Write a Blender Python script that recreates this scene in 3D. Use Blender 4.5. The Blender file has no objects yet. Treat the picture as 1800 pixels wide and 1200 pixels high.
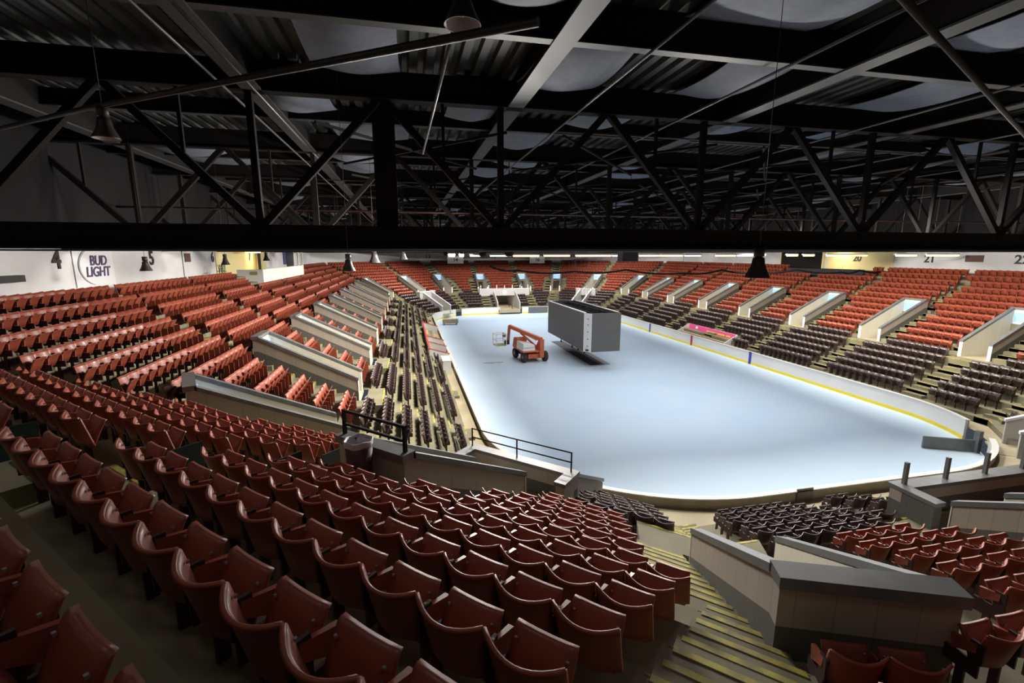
import bpy, math, random
from mathutils import Vector, Matrix
random.seed(7)
D = bpy.data
SC = bpy.context.scene
COL = SC.collection

# ------------------------------------------------------------------ camera, world, lights, exposure
CAM = Vector((-16.4475, -43.83, 9.622))
YAW, PIT, FPX = .2194, .1850, 823.87
cd = D.cameras.new('camera'); cam = D.objects.new('camera', cd); COL.objects.link(cam)
cd.sensor_width = 36; cd.lens = FPX / 1800 * 36; cd.clip_start = .05; cd.clip_end = 400
cam.location = CAM; cam.rotation_euler = (math.pi/2 - PIT, 0, -YAW)
SC.camera = cam
w = D.worlds.new('world'); SC.world = w; w.use_nodes = True
w.node_tree.nodes['Background'].inputs[0].default_value = (.5, .6, .8, 1)
w.node_tree.nodes['Background'].inputs[1].default_value = .05
SC.view_settings.view_transform = 'Standard'; SC.view_settings.look = 'None'
SC.view_settings.gamma = 1; SC.view_settings.use_curve_mapping = False
SC.view_settings.exposure = 0.95
SC.cycles.use_denoising = True
SC.cycles.max_bounces = 6
HB_W, SB_W, NB_W, CB_W = 1.2, 600, 660, 10
def area(name, loc, sx, sy, watt, col, aim=(0, 0, -1), spread=180):
    l = D.lights.new(name, 'AREA'); l.shape = 'RECTANGLE'; l.size = sx; l.size_y = sy
    l.energy = watt; l.color = col; l.spread = math.radians(spread)
    o = D.objects.new(name, l); COL.objects.link(o); o.location = loc
    o.rotation_euler = Vector(aim).to_track_quat('-Z', 'Y').to_euler(); return o
for y, wt in ((-21.5, 200), (-15, 230), (-6, 170), (6, 175), (18.2, 260), (27, 300)):   # lamps hung between the roof trusses over the rink
    for x, wx in ((-6, .6), (0, .9), (6, .85)):
        area('lamp_bank', (x, y, 10.9), 5.0, 4.0, wt*HB_W*wx, (.97, .97, 1))
for y, wt in ((-24.5, 1.1), (-18.2, 1.25), (-10, 1.15), (-2, 1), (6, .9), (14, .8), (22, .7), (30, .6)):   # added fill lights, no fixtures, turned to brighten the side stands
    for sx in (-1, 1):
        area('stand_fill_light', (sx*11.5, y, 10.9), 3.0, 1.0, wt*SB_W*(1.35 if sx < 0 else .95), (1, .93, .83), (sx*1.6, 0, -1), 135)
for x in (-12, -4, 4, 12):                  # more added fill lights, towards the near end and the far end
    area('stand_fill_light', (x, -25.5, 10.3), 3.0, .7, NB_W, (1, .95, .88), (x*.03, -1.4, -.65), 140)
    area('stand_fill_light', (x, 23, 10.9), 3.0, .7, .8*NB_W, (1, .95, .88), (x*.03, 1.4, -.45), 140)
for x, y in ((-24.5, -36), (-19.5, -41), (-14.5, -44), (-7, -46)):   # dim fill lights added out of view above the near seats
    area('fill_and_alcove_light', (x, y, 13.6), 2.2, .5, CB_W, (1, .93, .86), (0, .15, -1), 160)
area('fill_and_alcove_light', (-29.6, 3.5, 10.2), .3, 2.4, 90, (1, .82, .45), (-.5, 0, -1))
area('fill_and_alcove_light', (28.6, -1.6, 10.0), .3, 2.4, 70, (1, .8, .45), (.5, 0, -1))

# ------------------------------------------------------------------ materials
def mat(name, col, rough=.6, metal=0, noise=.0, nscale=6, spec=.5, emit=None, estr=0, bump=0, col2=None, coat=0):
    m = D.materials.new(name); m.use_nodes = True; nt = m.node_tree; b = nt.nodes['Principled BSDF']
    b.inputs['Base Color'].default_value = (*col, 1); b.inputs['Roughness'].default_value = rough
    b.inputs['Metallic'].default_value = metal; b.inputs['Specular IOR Level'].default_value = spec
    b.inputs['Coat Weight'].default_value = coat
    if noise or col2:
        tc = nt.nodes.new('ShaderNodeTexCoord'); n = nt.nodes.new('ShaderNodeTexNoise'); n.inputs['Scale'].default_value = nscale
        n.inputs['Detail'].default_value = 5
        nt.links.new(tc.outputs['Object'], n.inputs['Vector'])
        r = nt.nodes.new('ShaderNodeValToRGB'); c2 = col2 or tuple(c*(1-noise) for c in col)
        r.color_ramp.elements[0].position = .35; r.color_ramp.elements[1].position = .65
        r.color_ramp.elements[0].color = (*c2, 1); r.color_ramp.elements[1].color = (*col, 1)
        nt.links.new(n.outputs['Fac'], r.inputs['Fac']); nt.links.new(r.outputs['Color'], b.inputs['Base Color'])
        if bump:
            bp = nt.nodes.new('ShaderNodeBump'); bp.inputs['Strength'].default_value = bump
            nt.links.new(n.outputs['Fac'], bp.inputs['Height']); nt.links.new(bp.outputs['Normal'], b.inputs['Normal'])
    if emit:
        b.inputs['Emission Color'].default_value = (*emit, 1); b.inputs['Emission Strength'].default_value = estr
    return m
M = {}
M['red'] = mat('red_plastic', (.26, .054, .028), .46, noise=.25, nscale=2, coat=.04)
M['black_seat'] = mat('black_plastic', (.058, .037, .034), .36, noise=.2, nscale=2, coat=.15)
M['iron'] = mat('cast_iron', (.035, .012, .012), .55)
M['bolt'] = mat('steel_bolt', (.6, .6, .62), .3, .8)
M['ice'] = mat('rink_surface', (.50, .64, .78), .5, noise=.0, nscale=.35, col2=(.54, .66, .775), spec=.35)
M['conc'] = mat('terrace_concrete', (.19, .172, .105), .85, nscale=.8, col2=(.13, .12, .075))
M['walk'] = mat('walkway_concrete', (.40, .34, .22), .8, nscale=.6, col2=(.30, .26, .17))
M['yellow'] = mat('yellow_paint', (.42, .36, .03), .7, nscale=5, col2=(.17, .155, .06))
M['board'] = mat('white_board', (.70, .69, .66), .35, nscale=.5, col2=(.64, .63, .605))
M['boardback'] = mat('beige_board', (.36, .32, .24), .7, nscale=2, col2=(.28, .25, .19))
M['kick'] = mat('yellow_kickplate', (.74, .58, .02), .4)
M['blue'] = mat('blue_line', (.02, .03, .32), .4)
M['redline'] = mat('red_line', (.4, .015, .015), .4)
M['cap'] = mat('grey_cap', (.135, .14, .14), .4, nscale=3, col2=(.105, .11, .11))
def block_mat(name, c, k=.7):
    m = mat(name, c, .8); nt = m.node_tree; b = nt.nodes['Principled BSDF']
    tc = nt.nodes.new('ShaderNodeTexCoord'); sp = nt.nodes.new('ShaderNodeSeparateXYZ'); ad = nt.nodes.new('ShaderNodeMath'); cb = nt.nodes.new('ShaderNodeCombineXYZ')
    nt.links.new(tc.outputs['Object'], sp.inputs[0]); nt.links.new(sp.outputs[0], ad.inputs[0]); nt.links.new(sp.outputs[1], ad.inputs[1])
    nt.links.new(ad.outputs[0], cb.inputs[0]); nt.links.new(sp.outputs[2], cb.inputs[1])
    br = nt.nodes.new('ShaderNodeTexBrick'); nt.links.new(cb.outputs[0], br.inputs['Vector'])
    br.inputs['Color1'].default_value = (*c, 1); br.inputs['Color2'].default_value = (*[v*.93 for v in c], 1); br.inputs['Mortar'].default_value = (*[v*k for v in c], 1)
    br.inputs['Scale'].default_value = 1; br.inputs['Brick Width'].default_value = .4; br.inputs['Row Height'].default_value = 6; br.inputs['Mortar Size'].default_value = .006
    br.offset = 0
    nt.links.new(br.outputs['Color'], b.inputs['Base Color']); return m
M['band'] = block_mat('taupe_block', (.34, .295, .25)); M['dark_band'] = block_mat('dark_grey_block', (.095, .092, .08)); M['cream'] = block_mat('cream_block', (.60, .57, .47), .8)
M['white'] = mat('white_paint', (.80, .79, .75), .5)
M['wallw'] = mat('pale_wall', (.60, .60, .62), .8, nscale=.7, col2=(.54, .54, .555))
M['wallb'] = mat('dark_upper_wall', (.012, .012, .013), .9, spec=.1)  # very dark even tone for the upper part of the walls
M['cream_wall'] = mat('cream_wall', (.62, .55, .30), .7)
M['black'] = mat('black_paint', (.007, .0065, .0065), .7, spec=.2)
M['truss'] = mat('truss_paint', (.008, .006, .006), .7, nscale=1, col2=(.006, .005, .005), spec=.2)
M['flange'] = mat('beam_underside', (.032, .032, .033), .6)
M['deck'] = mat('roof_deck', (.033, .035, .037), .55)
M['cloth'] = mat('grey_blanket', (.145, .165, .215), .8, nscale=4, col2=(.12, .137, .18))
M['pipe'] = mat('grey_pipe', (.12, .12, .135), .4, .3)
M['orange'] = mat('orange_paint', (.62, .15, .05), .45, nscale=3, col2=(.5, .11, .035))
M['tire'] = mat('tire_rubber', (.03, .03, .035), .8)
M['screen'] = mat('screen_grey', (.11, .105, .10), .5)
M['silver'] = mat('silver_panel', (.72, .72, .72), .4)
M['wood'] = mat('plywood', (.42, .33, .18), .7, nscale=3, col2=(.34, .26, .14))
M['pink'] = mat('pink_banner', (.75, .07, .28), .6)
M['redtrim'] = mat('red_trim', (.45, .03, .04), .5)
M['bin'] = mat('maroon_bin', (.055, .008, .014), .5)
M['bag'] = mat('bin_liner', (.42, .40, .44), .35)
M['tube'] = mat('lamp_tube', (1, 1, 1), .5, emit=(1, .62, .2), estr=2.0)
M['tubeoff'] = mat('dim_lamp_tube', (.8, .8, .82), .4, emit=(.9, .9, 1), estr=.6)
M['sign'] = mat('blue_lightbox', (.2, .35, .6), .4, emit=(.16, .36, .85), estr=.42)
M['glow'] = mat('bright_passage_lamp', (1, 1, 1), .4, emit=(1, .95, .85), estr=2.5)
M['lampin'] = mat('lamp_reflector', (.42, .38, .38), .35, .3)
M['lampout'] = mat('lamp_housing', (.025, .02, .018), .5)
M['globe'] = mat('grey_lamp_housing', (.14, .14, .145), .35, .3)
M['navy'] = mat('navy_ink', (.06, .05, .12), .6)
M['brown'] = mat('brown_plate', (.10, .045, .04), .6)
M['curtain'] = mat('dark_curtain', (.022, .024, .028), .9)
M['glass'] = mat('dim_window', (.02, .025, .03), .2)
M['green'] = mat('green_end_plate', (.012, .025, .02), .6)

# ------------------------------------------------------------------ helpers
class MB:
    def __init__(s): s.v = []; s.f = []; s.m = []; s.sm = []
    def add(s, vs, fs, mi=0, smooth=False):
        b = len(s.v); s.v += [tuple(v) for v in vs]; s.f += [tuple(b+i for i in f) for f in fs]
        s.m += [mi]*len(fs); s.sm += [smooth]*len(fs)
    def hexa(s, p, mi=0):      # p: 4 bottom, 4 top (ccw from above)
        mis = mi if isinstance(mi, (list, tuple)) else [mi]*6
        b = len(s.v); s.v += [tuple(v) for v in p]
        for f, m in zip(((3,2,1,0),(4,5,6,7),(0,1,5,4),(1,2,6,5),(2,3,7,6),(3,0,4,7)), mis):
            s.f.append(tuple(b+i for i in f)); s.m.append(m); s.sm.append(False)
    def box(s, x0, x1, y0, y1, z0, z1, mi=0):
        s.hexa([(x0,y0,z0),(x1,y0,z0),(x1,y1,z0),(x0,y1,z0),(x0,y0,z1),(x1,y0,z1),(x1,y1,z1),(x0,y1,z1)], mi)
    def bar(s, a, b, w, h=None, mi=0, up=(0,0,1)):
        h = h or w; a = Vector(a); b = Vector(b); d = (b-a).normalized(); u = Vector(up)
        if abs(d.dot(u)) > .98: u = Vector((0,1,0))
        r = d.cross(u).normalized()*w/2; u = r.cross(d).normalized()*h/2
        s.hexa([a-r-u, a+r-u, b+r-u, b-r-u, a-r+u, a+r+u, b+r+u, b-r+u], mi)
    def tube(s, pts, r, n=8, mi=0, cap=True):
        pts = [Vector(p) for p in pts]; rings = []; b = len(s.v)
        rs = r if isinstance(r, (list, tuple)) else [r]*len(pts)
        for i, p in enumerate(pts):
            d = (pts[min(i+1, len(pts)-1)] - pts[max(i-1, 0)]).normalized()
            u = Vector((0,0,1)) if abs(d.z) < .95 else Vector((1,0,0))
            x = d.cross(u).normalized(); y = x.cross(d)
            for k in range(n):
                a = 2*math.pi*k/n; s.v.append(tuple(p + (x*math.cos(a)+y*math.sin(a))*rs[i]))
        for i in range(len(pts)-1):
            for k in range(n):
                s.f.append((b+i*n+k, b+i*n+(k+1)%n, b+(i+1)*n+(k+1)%n, b+(i+1)*n+k)); s.m.append(mi); s.sm.append(True)
        if cap:
            s.f.append(tuple(b+k for k in range(n))[::-1]); s.m.append(mi); s.sm.append(False)
            s.f.append(tuple(b+(len(pts)-1)*n+k for k in range(n))); s.m.append(mi); s.sm.append(False)
    def lathe(s, prof, c=(0,0,0), n=20, mi=0):   # prof [(r,z)]
        b = len(s.v)
        for r, z in prof:
            for k in range(n):
                a = 2*math.pi*k/n; s.v.append((c[0]+r*math.cos(a), c[1]+r*math.sin(a), c[2]+z))
        for i in range(len(prof)-1):
            for k in range(n):
                s.f.append((b+i*n+k, b+i*n+(k+1)%n, b+(i+1)*n+(k+1)%n, b+(i+1)*n+k)); s.m.append(mi); s.sm.append(True)
    def mesh(s, name, mats):
        me = D.meshes.new(name); me.from_pydata(s.v, [], s.f); me.update()
        for m in (mats if isinstance(mats, (list, tuple)) else [mats]): me.materials.append(m)
        me.polygons.foreach_set('material_index', s.m); me.polygons.foreach_set('use_smooth', s.sm)
        return me
    def build(s, name, mats, parent=None):
        o = D.objects.new(name, s.mesh(name, mats)); COL.objects.link(o); o.parent = parent; return o
def tag(o, label=None, cat=None, group=None, kind=None):
    if label: o['label'] = label
    if cat: o['category'] = cat
    if group: o['group'] = group
    if kind: o['kind'] = kind
    return o
def empty(name, loc, rz=0):
    o = D.objects.new(name, None); COL.objects.link(o); o.location = loc; o.rotation_euler = (0,0,rz); return o
def copy_tree(o, parent=None):
    c = o.copy(); COL.objects.link(c)
    if parent: c.parent = parent
    for ch in o.children: copy_tree(ch, c)
    return c
def text_mesh(s, size, depth=.01, shear=0):
    c = D.curves.new('t', 'FONT'); c.body = s; c.size = size; c.extrude = depth; c.align_x = 'CENTER'; c.align_y = 'CENTER'; c.shear = shear
    c.offset = size*.02
    o = D.objects.new('t', c); COL.objects.link(o); dg = bpy.context.evaluated_depsgraph_get()
    me = D.meshes.new_from_object(o.evaluated_get(dg)); D.objects.remove(o); D.curves.remove(c); return me
def text(name, s, size, loc, normal, m, parent=None, depth=.01, shear=0):
    me = text_mesh(s, size, depth, shear); me.materials.clear(); me.materials.append(m)
    o = D.objects.new(name, me); COL.objects.link(o)
    n = Vector(normal).normalized(); x = Vector((0,0,1)).cross(n).normalized(); z = n; y = z.cross(x)
    o.matrix_world = Matrix.Translation(loc) @ Matrix((x, y, z)).transposed().to_4x4()
    if parent: o.parent = parent; o.matrix_parent_inverse = parent.matrix_world.inverted()
    return o
ORD = 'zeroth first second third fourth fifth sixth seventh eighth ninth tenth eleventh twelfth thirteenth fourteenth fifteenth sixteenth seventeenth eighteenth nineteenth twentieth'.split()
def ordn(i): return ORD[i] if i < len(ORD) else f'{i}th'
def project(p):
    d = Vector(p) - CAM
    r = d.x*math.cos(YAW) - d.y*math.sin(YAW); g = d.x*math.sin(YAW) + d.y*math.cos(YAW); u = d.z
    z = g*math.cos(PIT) - u*math.sin(PIT); v = g*math.sin(PIT) + u*math.cos(PIT)
    if z < .1: return None
    return 900 + FPX*r/z, 600 - FPX*v/z, z

# ------------------------------------------------------------------ rink
HL, HW, RR = 30.48, 12.95, 8.53
def outline(off=0, n=20):
    P = []
    for x, y, a in ((HW-RR, HL-RR, 0), (-(HW-RR), HL-RR, 90), (-(HW-RR), -(HL-RR), 180), (HW-RR, -(HL-RR), 270)):
        for k in range(n+1):
            t = math.radians(a + 90*k/n); P.append((x+(RR+off)*math.cos(t), y+(RR+off)*math.sin(t)))
    return P
mb = MB(); P = outline(.08); mb.add([(x, y, 0) for x, y in P], [tuple(range(len(P)))])
tag(mb.build('floor', M['ice']), kind='structure')
# dense outline, with gaps for gates
def path_len(P):
    L = [0]
    for a, b in zip(P, P[1:]+P[:1]): L.append(L[-1]+math.hypot(b[0]-a[0], b[1]-a[1]))
    return L
def ring_strip(name, mtl, parent, cuts, o0, o1, z0, z1, mi=0):
    runs = [MB()]
    A = outline(o0, 24); B = outline(o1, 24)
    Q = []
    n = len(A)
    for i in range(n):
        a, b, c, d = A[i], A[(i+1) % n], B[i], B[(i+1) % n]
        m = max(1, int(math.hypot(b[0]-a[0], b[1]-a[1])/.5))
        for k in range(m):
            t = k/m; Q.append(((a[0]+(b[0]-a[0])*t, a[1]+(b[1]-a[1])*t), (c[0]+(d[0]-c[0])*t, c[1]+(d[1]-c[1])*t)))
    n = len(Q)
    for i in range(n):
        (a, c), (b, d) = Q[i], Q[(i+1) % n]
        mx, my = (a[0]+b[0])/2, (a[1]+b[1])/2
        if any(x0 < mx < x1 and y0 < my < y1 for x0, x1, y0, y1 in cuts):
            if runs[-1].v: runs.append(MB())
            continue
        if math.hypot(a[0]-b[0], a[1]-b[1]) < 1e-5: continue
        runs[-1].hexa([(*c, z0), (*d, z0), (*b, z0), (*a, z0), (*c, z1), (*d, z1), (*b, z1), (*a, z1)], mi)
    if len(runs) > 1 and runs[-1].v:
        runs[0].add(runs[-1].v, runs[-1].f); runs.pop()
    for r_ in runs: r_.build(name, mtl, parent)
CUTS = [(10.2, 12.3, -28.4, -26.2), (-2.0, 1.8, 30, 31.5), (-9.1, -8.3, 29, 31), (-12.9, -12.2, -27.5, -26.6)]
bd = empty('dasher_boards', (0, 0, 0)); tag(bd, 'low white dasher boards with yellow kickplate ringing the pale blue rink', 'boards')
ring_strip('board_face', M['board'], bd, CUTS, 0, .10, .02, 1.06)
ring_strip('board_back', M['boardback'], bd, CUTS, .10, .16, .0, 1.04)
ring_strip('top_rail', M['board'], bd, CUTS, -.03, .2, 1.06, 1.10)
ring_strip('kickplate', M['kick'], bd, CUTS, -.02, -.002, .0, .2)
for y, m, nm in ((-8.86, 'blue', 'blue_line_marker'), (0, 'redline', 'red_line_marker'), (8.86, 'blue', 'blue_line_marker')):
    for sx in (-1, 1):
        mb = MB(); mb.box(*sorted((sx*12.92, sx*12.97)), y-.15, y+.15, 0, 1.1); mb.build(nm, M[m], bd)
mb = MB(); mb.box(-.35, .35, -.02, .02, -.3, .3)
o = mb.build('hatch_plate', M['cap'], bd); o.location = (-2.5, -30.66, .88)
# gate left open on the rink, lower right corner
t = empty('rink_gate', (10.6, -27.6, 0)); tag(t, 'open grey rink gate standing on the ice at lower right corner', 'gate')
mb = MB(); mb.hexa([(.0,-.05,.02),(.0,.05,.02),(-2.0,1.05,.02),(-2.05,.95,.02),(.0,-.05,.62),(.0,.05,.62),(-2.0,1.05,.62),(-2.05,.95,.62)]); mb.build('gate_panel', M['cap'], t)
mb = MB(); mb.box(-.12, .12, -.12, .12, 0, 1.1); mb.build('hinge_post', M['cap'], t)

# ------------------------------------------------------------------ seating bowl
VERT = [(9.8, -36.6), (18.05, -28.35), (18.05, 26.6), (9.05, 35.6), (-9.75, 35.6), (-18.75, 26.6), (-18.75, -28.1), (-10.25, -36.6)]
STN = [[.5], [-22.1, -15.15, -8.2, -1.3, 5.9, 13.0, 20.0], [.5], [3.8, -3.8], [.5], [19.8, 12.8, 5.8, -1.2, -8.1, -14.9, -21.8], [.52], [-3.9, 3.7]]
# aisle sign for the vertex at the start of the edge, then for each interior station
SGN = [(1, [-1]), (-1, [-1]*7), (-1, [-1]), (1, [1, 1]), (-1, [-1]), (1, [1]*7), (1, [-1]), (-1, [-1, 1])]
ISLAND = {(7, 0), (0, 0)}
ENAMES = ['near right corner', 'right stand', 'far right corner', 'far end', 'far left corner', 'left stand', 'near left corner', 'near end']
def zrow(r): return 3.16 + .40*(r-1) if r >= 1 else 3.16 + .36*(r-1)*1.0 if r < 1 else 3.16
ROWS = {}   # r: (front o, back o, z); r = 1..12 red, 0..-5 black
for r in range(1, 13): ROWS[r] = (-.31+.82*(r-1), -.31+.82*r, 3.16+.40*(r-1))
for j in range(1, 7): ROWS[1-j] = (-.31-.76*j, -.31-.76*(j-1), 3.16-.36*j)
O_MIN, O_TOP = ROWS[-5][0], ROWS[12][1]
O_WALL, Z_TOPWALK, Z_WALK = 11.25, 7.96, .70
EDGES = []
NV = len(VERT)
def edge_dir(i):
    a = Vector(VERT[i]); b = Vector(VERT[(i+1) % NV]); return (b-a).normalized()
for i in range(NV):
    a = Vector(VERT[i]); b = Vector(VERT[(i+1) % NV]); e = edge_dir(i); n = Vector((e.y, -e.x)); L = (b-a).length
    def half(e0, e1):
        return math.tan(math.acos(max(-1, min(1, e0.dot(e1))))/2)
    m0 = -half(edge_dir(i-1), e); m1 = half(e, edge_dir((i+1) % NV))
    st = [(0, m0, SGN[i][0], True)]
    for q, sg in zip(STN[i], SGN[i][1]):
        if len(STN[i]) == 1: s = q*L
        elif abs(e.x) > abs(e.y): s = (q-a.x)/e.x
        else: s = (q-a.y)/e.y
        st.append((s, 0, sg, False))
    st.append((L, m1, SGN[(i+1) % NV][0], True))
    EDGES.append(dict(i=i, a=a, e=e, n=n, L=L, m0=m0, m1=m1, st=st))
def P3(E, s, o, z):
    p = E['a'] + E['e']*s + E['n']*o; return (p.x, p.y, z)
# portal interior holes: central tunnel under the far and near ends, corner chutes
def dark_hole(E):
    if E['i'] in (3, 7): return [(E['L']/2-1.75, E['L']/2+1.75)]
    if E['i'] in (0, 2, 4, 6): s = E['st'][1][0]; return [(s-.85, s+.85)]
    return []
VW = .87
terr = MB()
def tread(E, lo, hi, o0, o1, z, zprev, mi=0, end=True):
    """lo, hi: functions of o"""
    if hi(o0) - lo(o0) < .02: return
    terr.add([P3(E, lo(o0), o0, z), P3(E, hi(o0), o0, z), P3(E, hi(o1), o1, z), P3(E, lo(o1), o1, z)], [(3,2,1,0)], mi)
    terr.add([P3(E, lo(o0), o0, zprev), P3(E, hi(o0), o0, zprev), P3(E, hi(o0), o0, z), P3(E, lo(o0), o0, z)], [(0,1,2,3)], mi)
for E in EDGES:
    for r in sorted(ROWS):
        o0, o1, z = ROWS[r]; zp = ROWS[r-1][2] if r-1 in ROWS else Z_WALK
        cuts = []
        if 1 <= r <= 5:
            for s, m, sg, mit in E['st']:
                hw = VW*math.sqrt(1+m*m); cuts.append((lambda o, s=s, m=m, h=hw: s+m*o-h, lambda o, s=s, m=m, h=hw: s+m*o+h))
        elif r <= 0:
            for a, b in dark_hole(E): cuts.append((lambda o, a=a: a, lambda o, b=b: b))
        lo = lambda o: E['m0']*o
        for ca, cb in cuts:
            if cb(0) < 0: continue
            if ca(0) < lo(0)+.01: lo = cb; continue
            tread(E, lo, ca if ca(0) < E['L'] else (lambda o: E['L']+E['m1']*o), o0, o1, z, zp); lo = cb
        if lo(0) < E['L']+E['m1']*0:
            tread(E, lo, lambda o: E['L']+E['m1']*o, o0, o1, z, zp)
    f0 = lambda o: E['m0']*o; f1 = lambda o: E['L']+E['m1']*o
    tread(E, f0, f1, O_TOP, O_WALL+.3, Z_TOPWALK, ROWS[12][2])
terr.v and tag(terr.build('floor', M['conc']), kind='structure')
# walkway between the boards and the first row: strip from rink outline to bowl polygon at O_MIN
mb = MB()
OP = outline(.16, 16)
bowl = []
for E in EDGES:
    bowl.append(P3(E, E['m0']*O_MIN, O_MIN, 0)[:2])
def ray_bowl(p):
    ang = math.atan2(p[1]*.42, p[0]); best = None
    d = Vector((p[0]*1.0, p[1]*1.0)).normalized()
    for k in range(NV):
        a = Vector(bowl[k]); b = Vector(bowl[(k+1) % NV]); ab = b-a
        den = d.x*ab.y - d.y*ab.x
        if abs(den) < 1e-9: continue
        t = (a.x*ab.y - a.y*ab.x)/den; u = (a.x*d.y - a.y*d.x)/den
        if t > 0 and -1e-6 <= u <= 1+1e-6: best = d*t
    return best
ring = [(p, ray_bowl(p)) for p in OP]
ring = ring + [ring[0]]
for (p, q), (p2, q2) in zip(ring, ring[1:]):
    q = q if q.length > Vector(p).length else Vector(p)*1.002; q2 = q2 if q2.length > Vector(p2).length else Vector(p2)*1.002
    mb.add([(*p, Z_WALK), (*q, Z_WALK), (*q2, Z_WALK), (*p2, Z_WALK)], [(0,1,2,3)])
for q, q2 in zip(bowl, bowl[1:]+bowl[:1]): pass
tag(mb.build('floor', M['walk']), kind='structure')

# ------------------------------------------------------------------ vomitories (stair portals)
def make_vom():
    t = empty('vomitory', (0,0,0))
    # local: x along row, y outward, z absolute above 3.16
    def sidewall(x0, x1, inner):
        mb = MB(); L = 3.9
        def prism(xa, xb, za0, za1, zb0, zb1, mi, ya=0., yb=L):
            mb.hexa([(xa,ya,za0),(xb,ya,za0),(xb,yb,zb0),(xa,yb,zb0),(xa,ya,za1),(xb,ya,za1),(xb,yb,zb1),(xa,yb,zb1)], mi)
        prism(x0, x1, -.2, .42, -.2, 2.42, 0)
        prism(x0, x1, .42, .92, 2.42, 2.92, 1)
        o = mb.build('side_wall', [M['dark_band'], M['band']], t)
        mb = MB(); xi = (x1, x1+.02) if inner > 0 else (x0-.02, x0)
        mb.hexa([(xi[0],0,-.02),(xi[1],0,-.02),(xi[1],L,-.02),(xi[0],L,-.02),(xi[0],0,.9),(xi[1],0,.9),(xi[1],L,2.9),(xi[0],L,2.9)])
        mb.build('cream_lining', M['cream'], o)
        mb = MB(); mb.box(x0-.012, x1+.012, -.02, 0, -.02, .98); mb.build('end_post', M['white'], o)
        mb = MB(); a = .92; mb.hexa([(x0-.03,-.03,a),(x1+.03,-.03,a),(x1+.03,L,a+2),(x0-.03,L,a+2),(x0-.03,-.03,a+.12),(x1+.03,-.03,a+.12),(x1+.03,L,a+2.12),(x0-.03,L,a+2.12)])
        mb.build('cap', M['cap'], o)
    sidewall(-VW, -VW+.16, 1); sidewall(VW-.16, VW, -1)
    mb = MB(); y0, y1 = 3.9, 4.1
    mb.box(-VW, VW, y0, y1, 1.98, 2.42, 0); mb.box(-VW, VW, y0, y1, 2.42, 2.92, 1)
    o = mb.build('back_wall', [M['dark_band'], M['band']], t)
    mb = MB(); mb.box(-VW-.03, VW+.03, y0-.05, y1+.06, 2.92, 3.06); mb.build('cap', M['cap'], o)
    mb = MB(); mb.box(-VW+.18, VW-.18, y0-.03, y0, 1.98, 2.9); mb.build('cream_lining', M['cream'], o)
    mb = MB(); mb.box(-VW, VW, -.05, 8, -.12, 0); mb.build('passage_floor', M['walk'], t)
    mb = MB(); mb.box(-VW-.1, -VW, 3.9, 8, 0, 2.0); mb.box(VW, VW+.1, 3.9, 8, 0, 2.0); mb.box(-VW, VW, 8, 8.1, 0, 2.0); mb.build('passage_wall', M['cream'], t)
    mb = MB(); mb.box(-VW, VW, 4.1, 8, 1.94, 1.97); mb.build('passage_ceiling', M['wallw'], t)
    mb = MB(); mb.box(-.62, .62, 3.80, 3.86, 1.98, 2.74); o = mb.build('lit_sign', M['sign'], t)
    mb = MB(); mb.box(-.58, .58, 3.785, 3.80, 2.02, 2.12); mb.build('sign_stripe', M['white'], o)
    mb = MB(); mb.box(-.5, .5, 5, 5.2, 1.88, 1.94); mb.build('passage_lamp', M['glow'], t)
    return t
vom0 = make_vom()
vi = 0
WHERE = {}
VOMS = []
for E in EDGES:
    for k, (s, m, sg, mit) in enumerate(E['st'][:-1]):
        if mit:
            dprev = edge_dir(E['i']-1); nprev = Vector((dprev.y, -dprev.x)); out = (E['n']+nprev).normalized()
        else: out = E['n']
        p = E['a'] + E['e']*s
        VOMS.append((p, out, sg, E, k))
NAMEV = []
def vom_where(p):
    pr = project((p.x, p.y, 3.2)); return pr
side_lists = {'left stand': [], 'right stand': [], 'far end': [], 'near end': []}
for p, out, sg, E, k in VOMS:
    if p.y < -32 and True: key = 'near end'
    elif p.y > 32: key = 'far end'
    elif p.x > 0: key = 'right stand'
    else: key = 'left stand'
    side_lists[key].append((p, out, sg, E, k))
side_lists['left stand'].sort(key=lambda q: q[0].y); side_lists['right stand'].sort(key=lambda q: q[0].y)
side_lists['far end'].sort(key=lambda q: q[0].x); side_lists['near end'].sort(key=lambda q: q[0].x)
first = True
VLABEL = {}
for key, lst in side_lists.items():
    for j, (p, out, sg, E, k) in enumerate(lst):
        frm = {'left stand': 'nearest', 'right stand': 'nearest', 'far end': 'leftmost', 'near end': 'leftmost'}[key]
        w_ = ordn(j+1)
        lab = {'left stand': f'grey walled stair portal, {w_} from the near end of the left stand',
               'right stand': f'grey walled stair portal, {w_} from the near end of the right stand',
               'far end': f'grey walled stair portal, {w_} from the left at the far end',
               'near end': f'grey walled stair portal, {w_} from the left at the near end'}[key]
        if key == 'near end' and j == 0: lab = 'grey walled stair portal behind the maroon trash can'
        if key == 'near end' and j == 1: lab = 'large grey and taupe walled stair portal beside the yellow edged stairs'
        VLABEL[(E['i'], k)] = (key, j)
        if key == 'near end' and j > 4: continue
        v = vom0 if first else copy_tree(vom0); first = False
        v.location = (p.x, p.y, 3.16); v.rotation_euler = (0, 0, math.atan2(out.y, out.x)-math.pi/2)
        tag(v, lab, 'vomitory', 'walled stair portals around the seating bowl')

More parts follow.
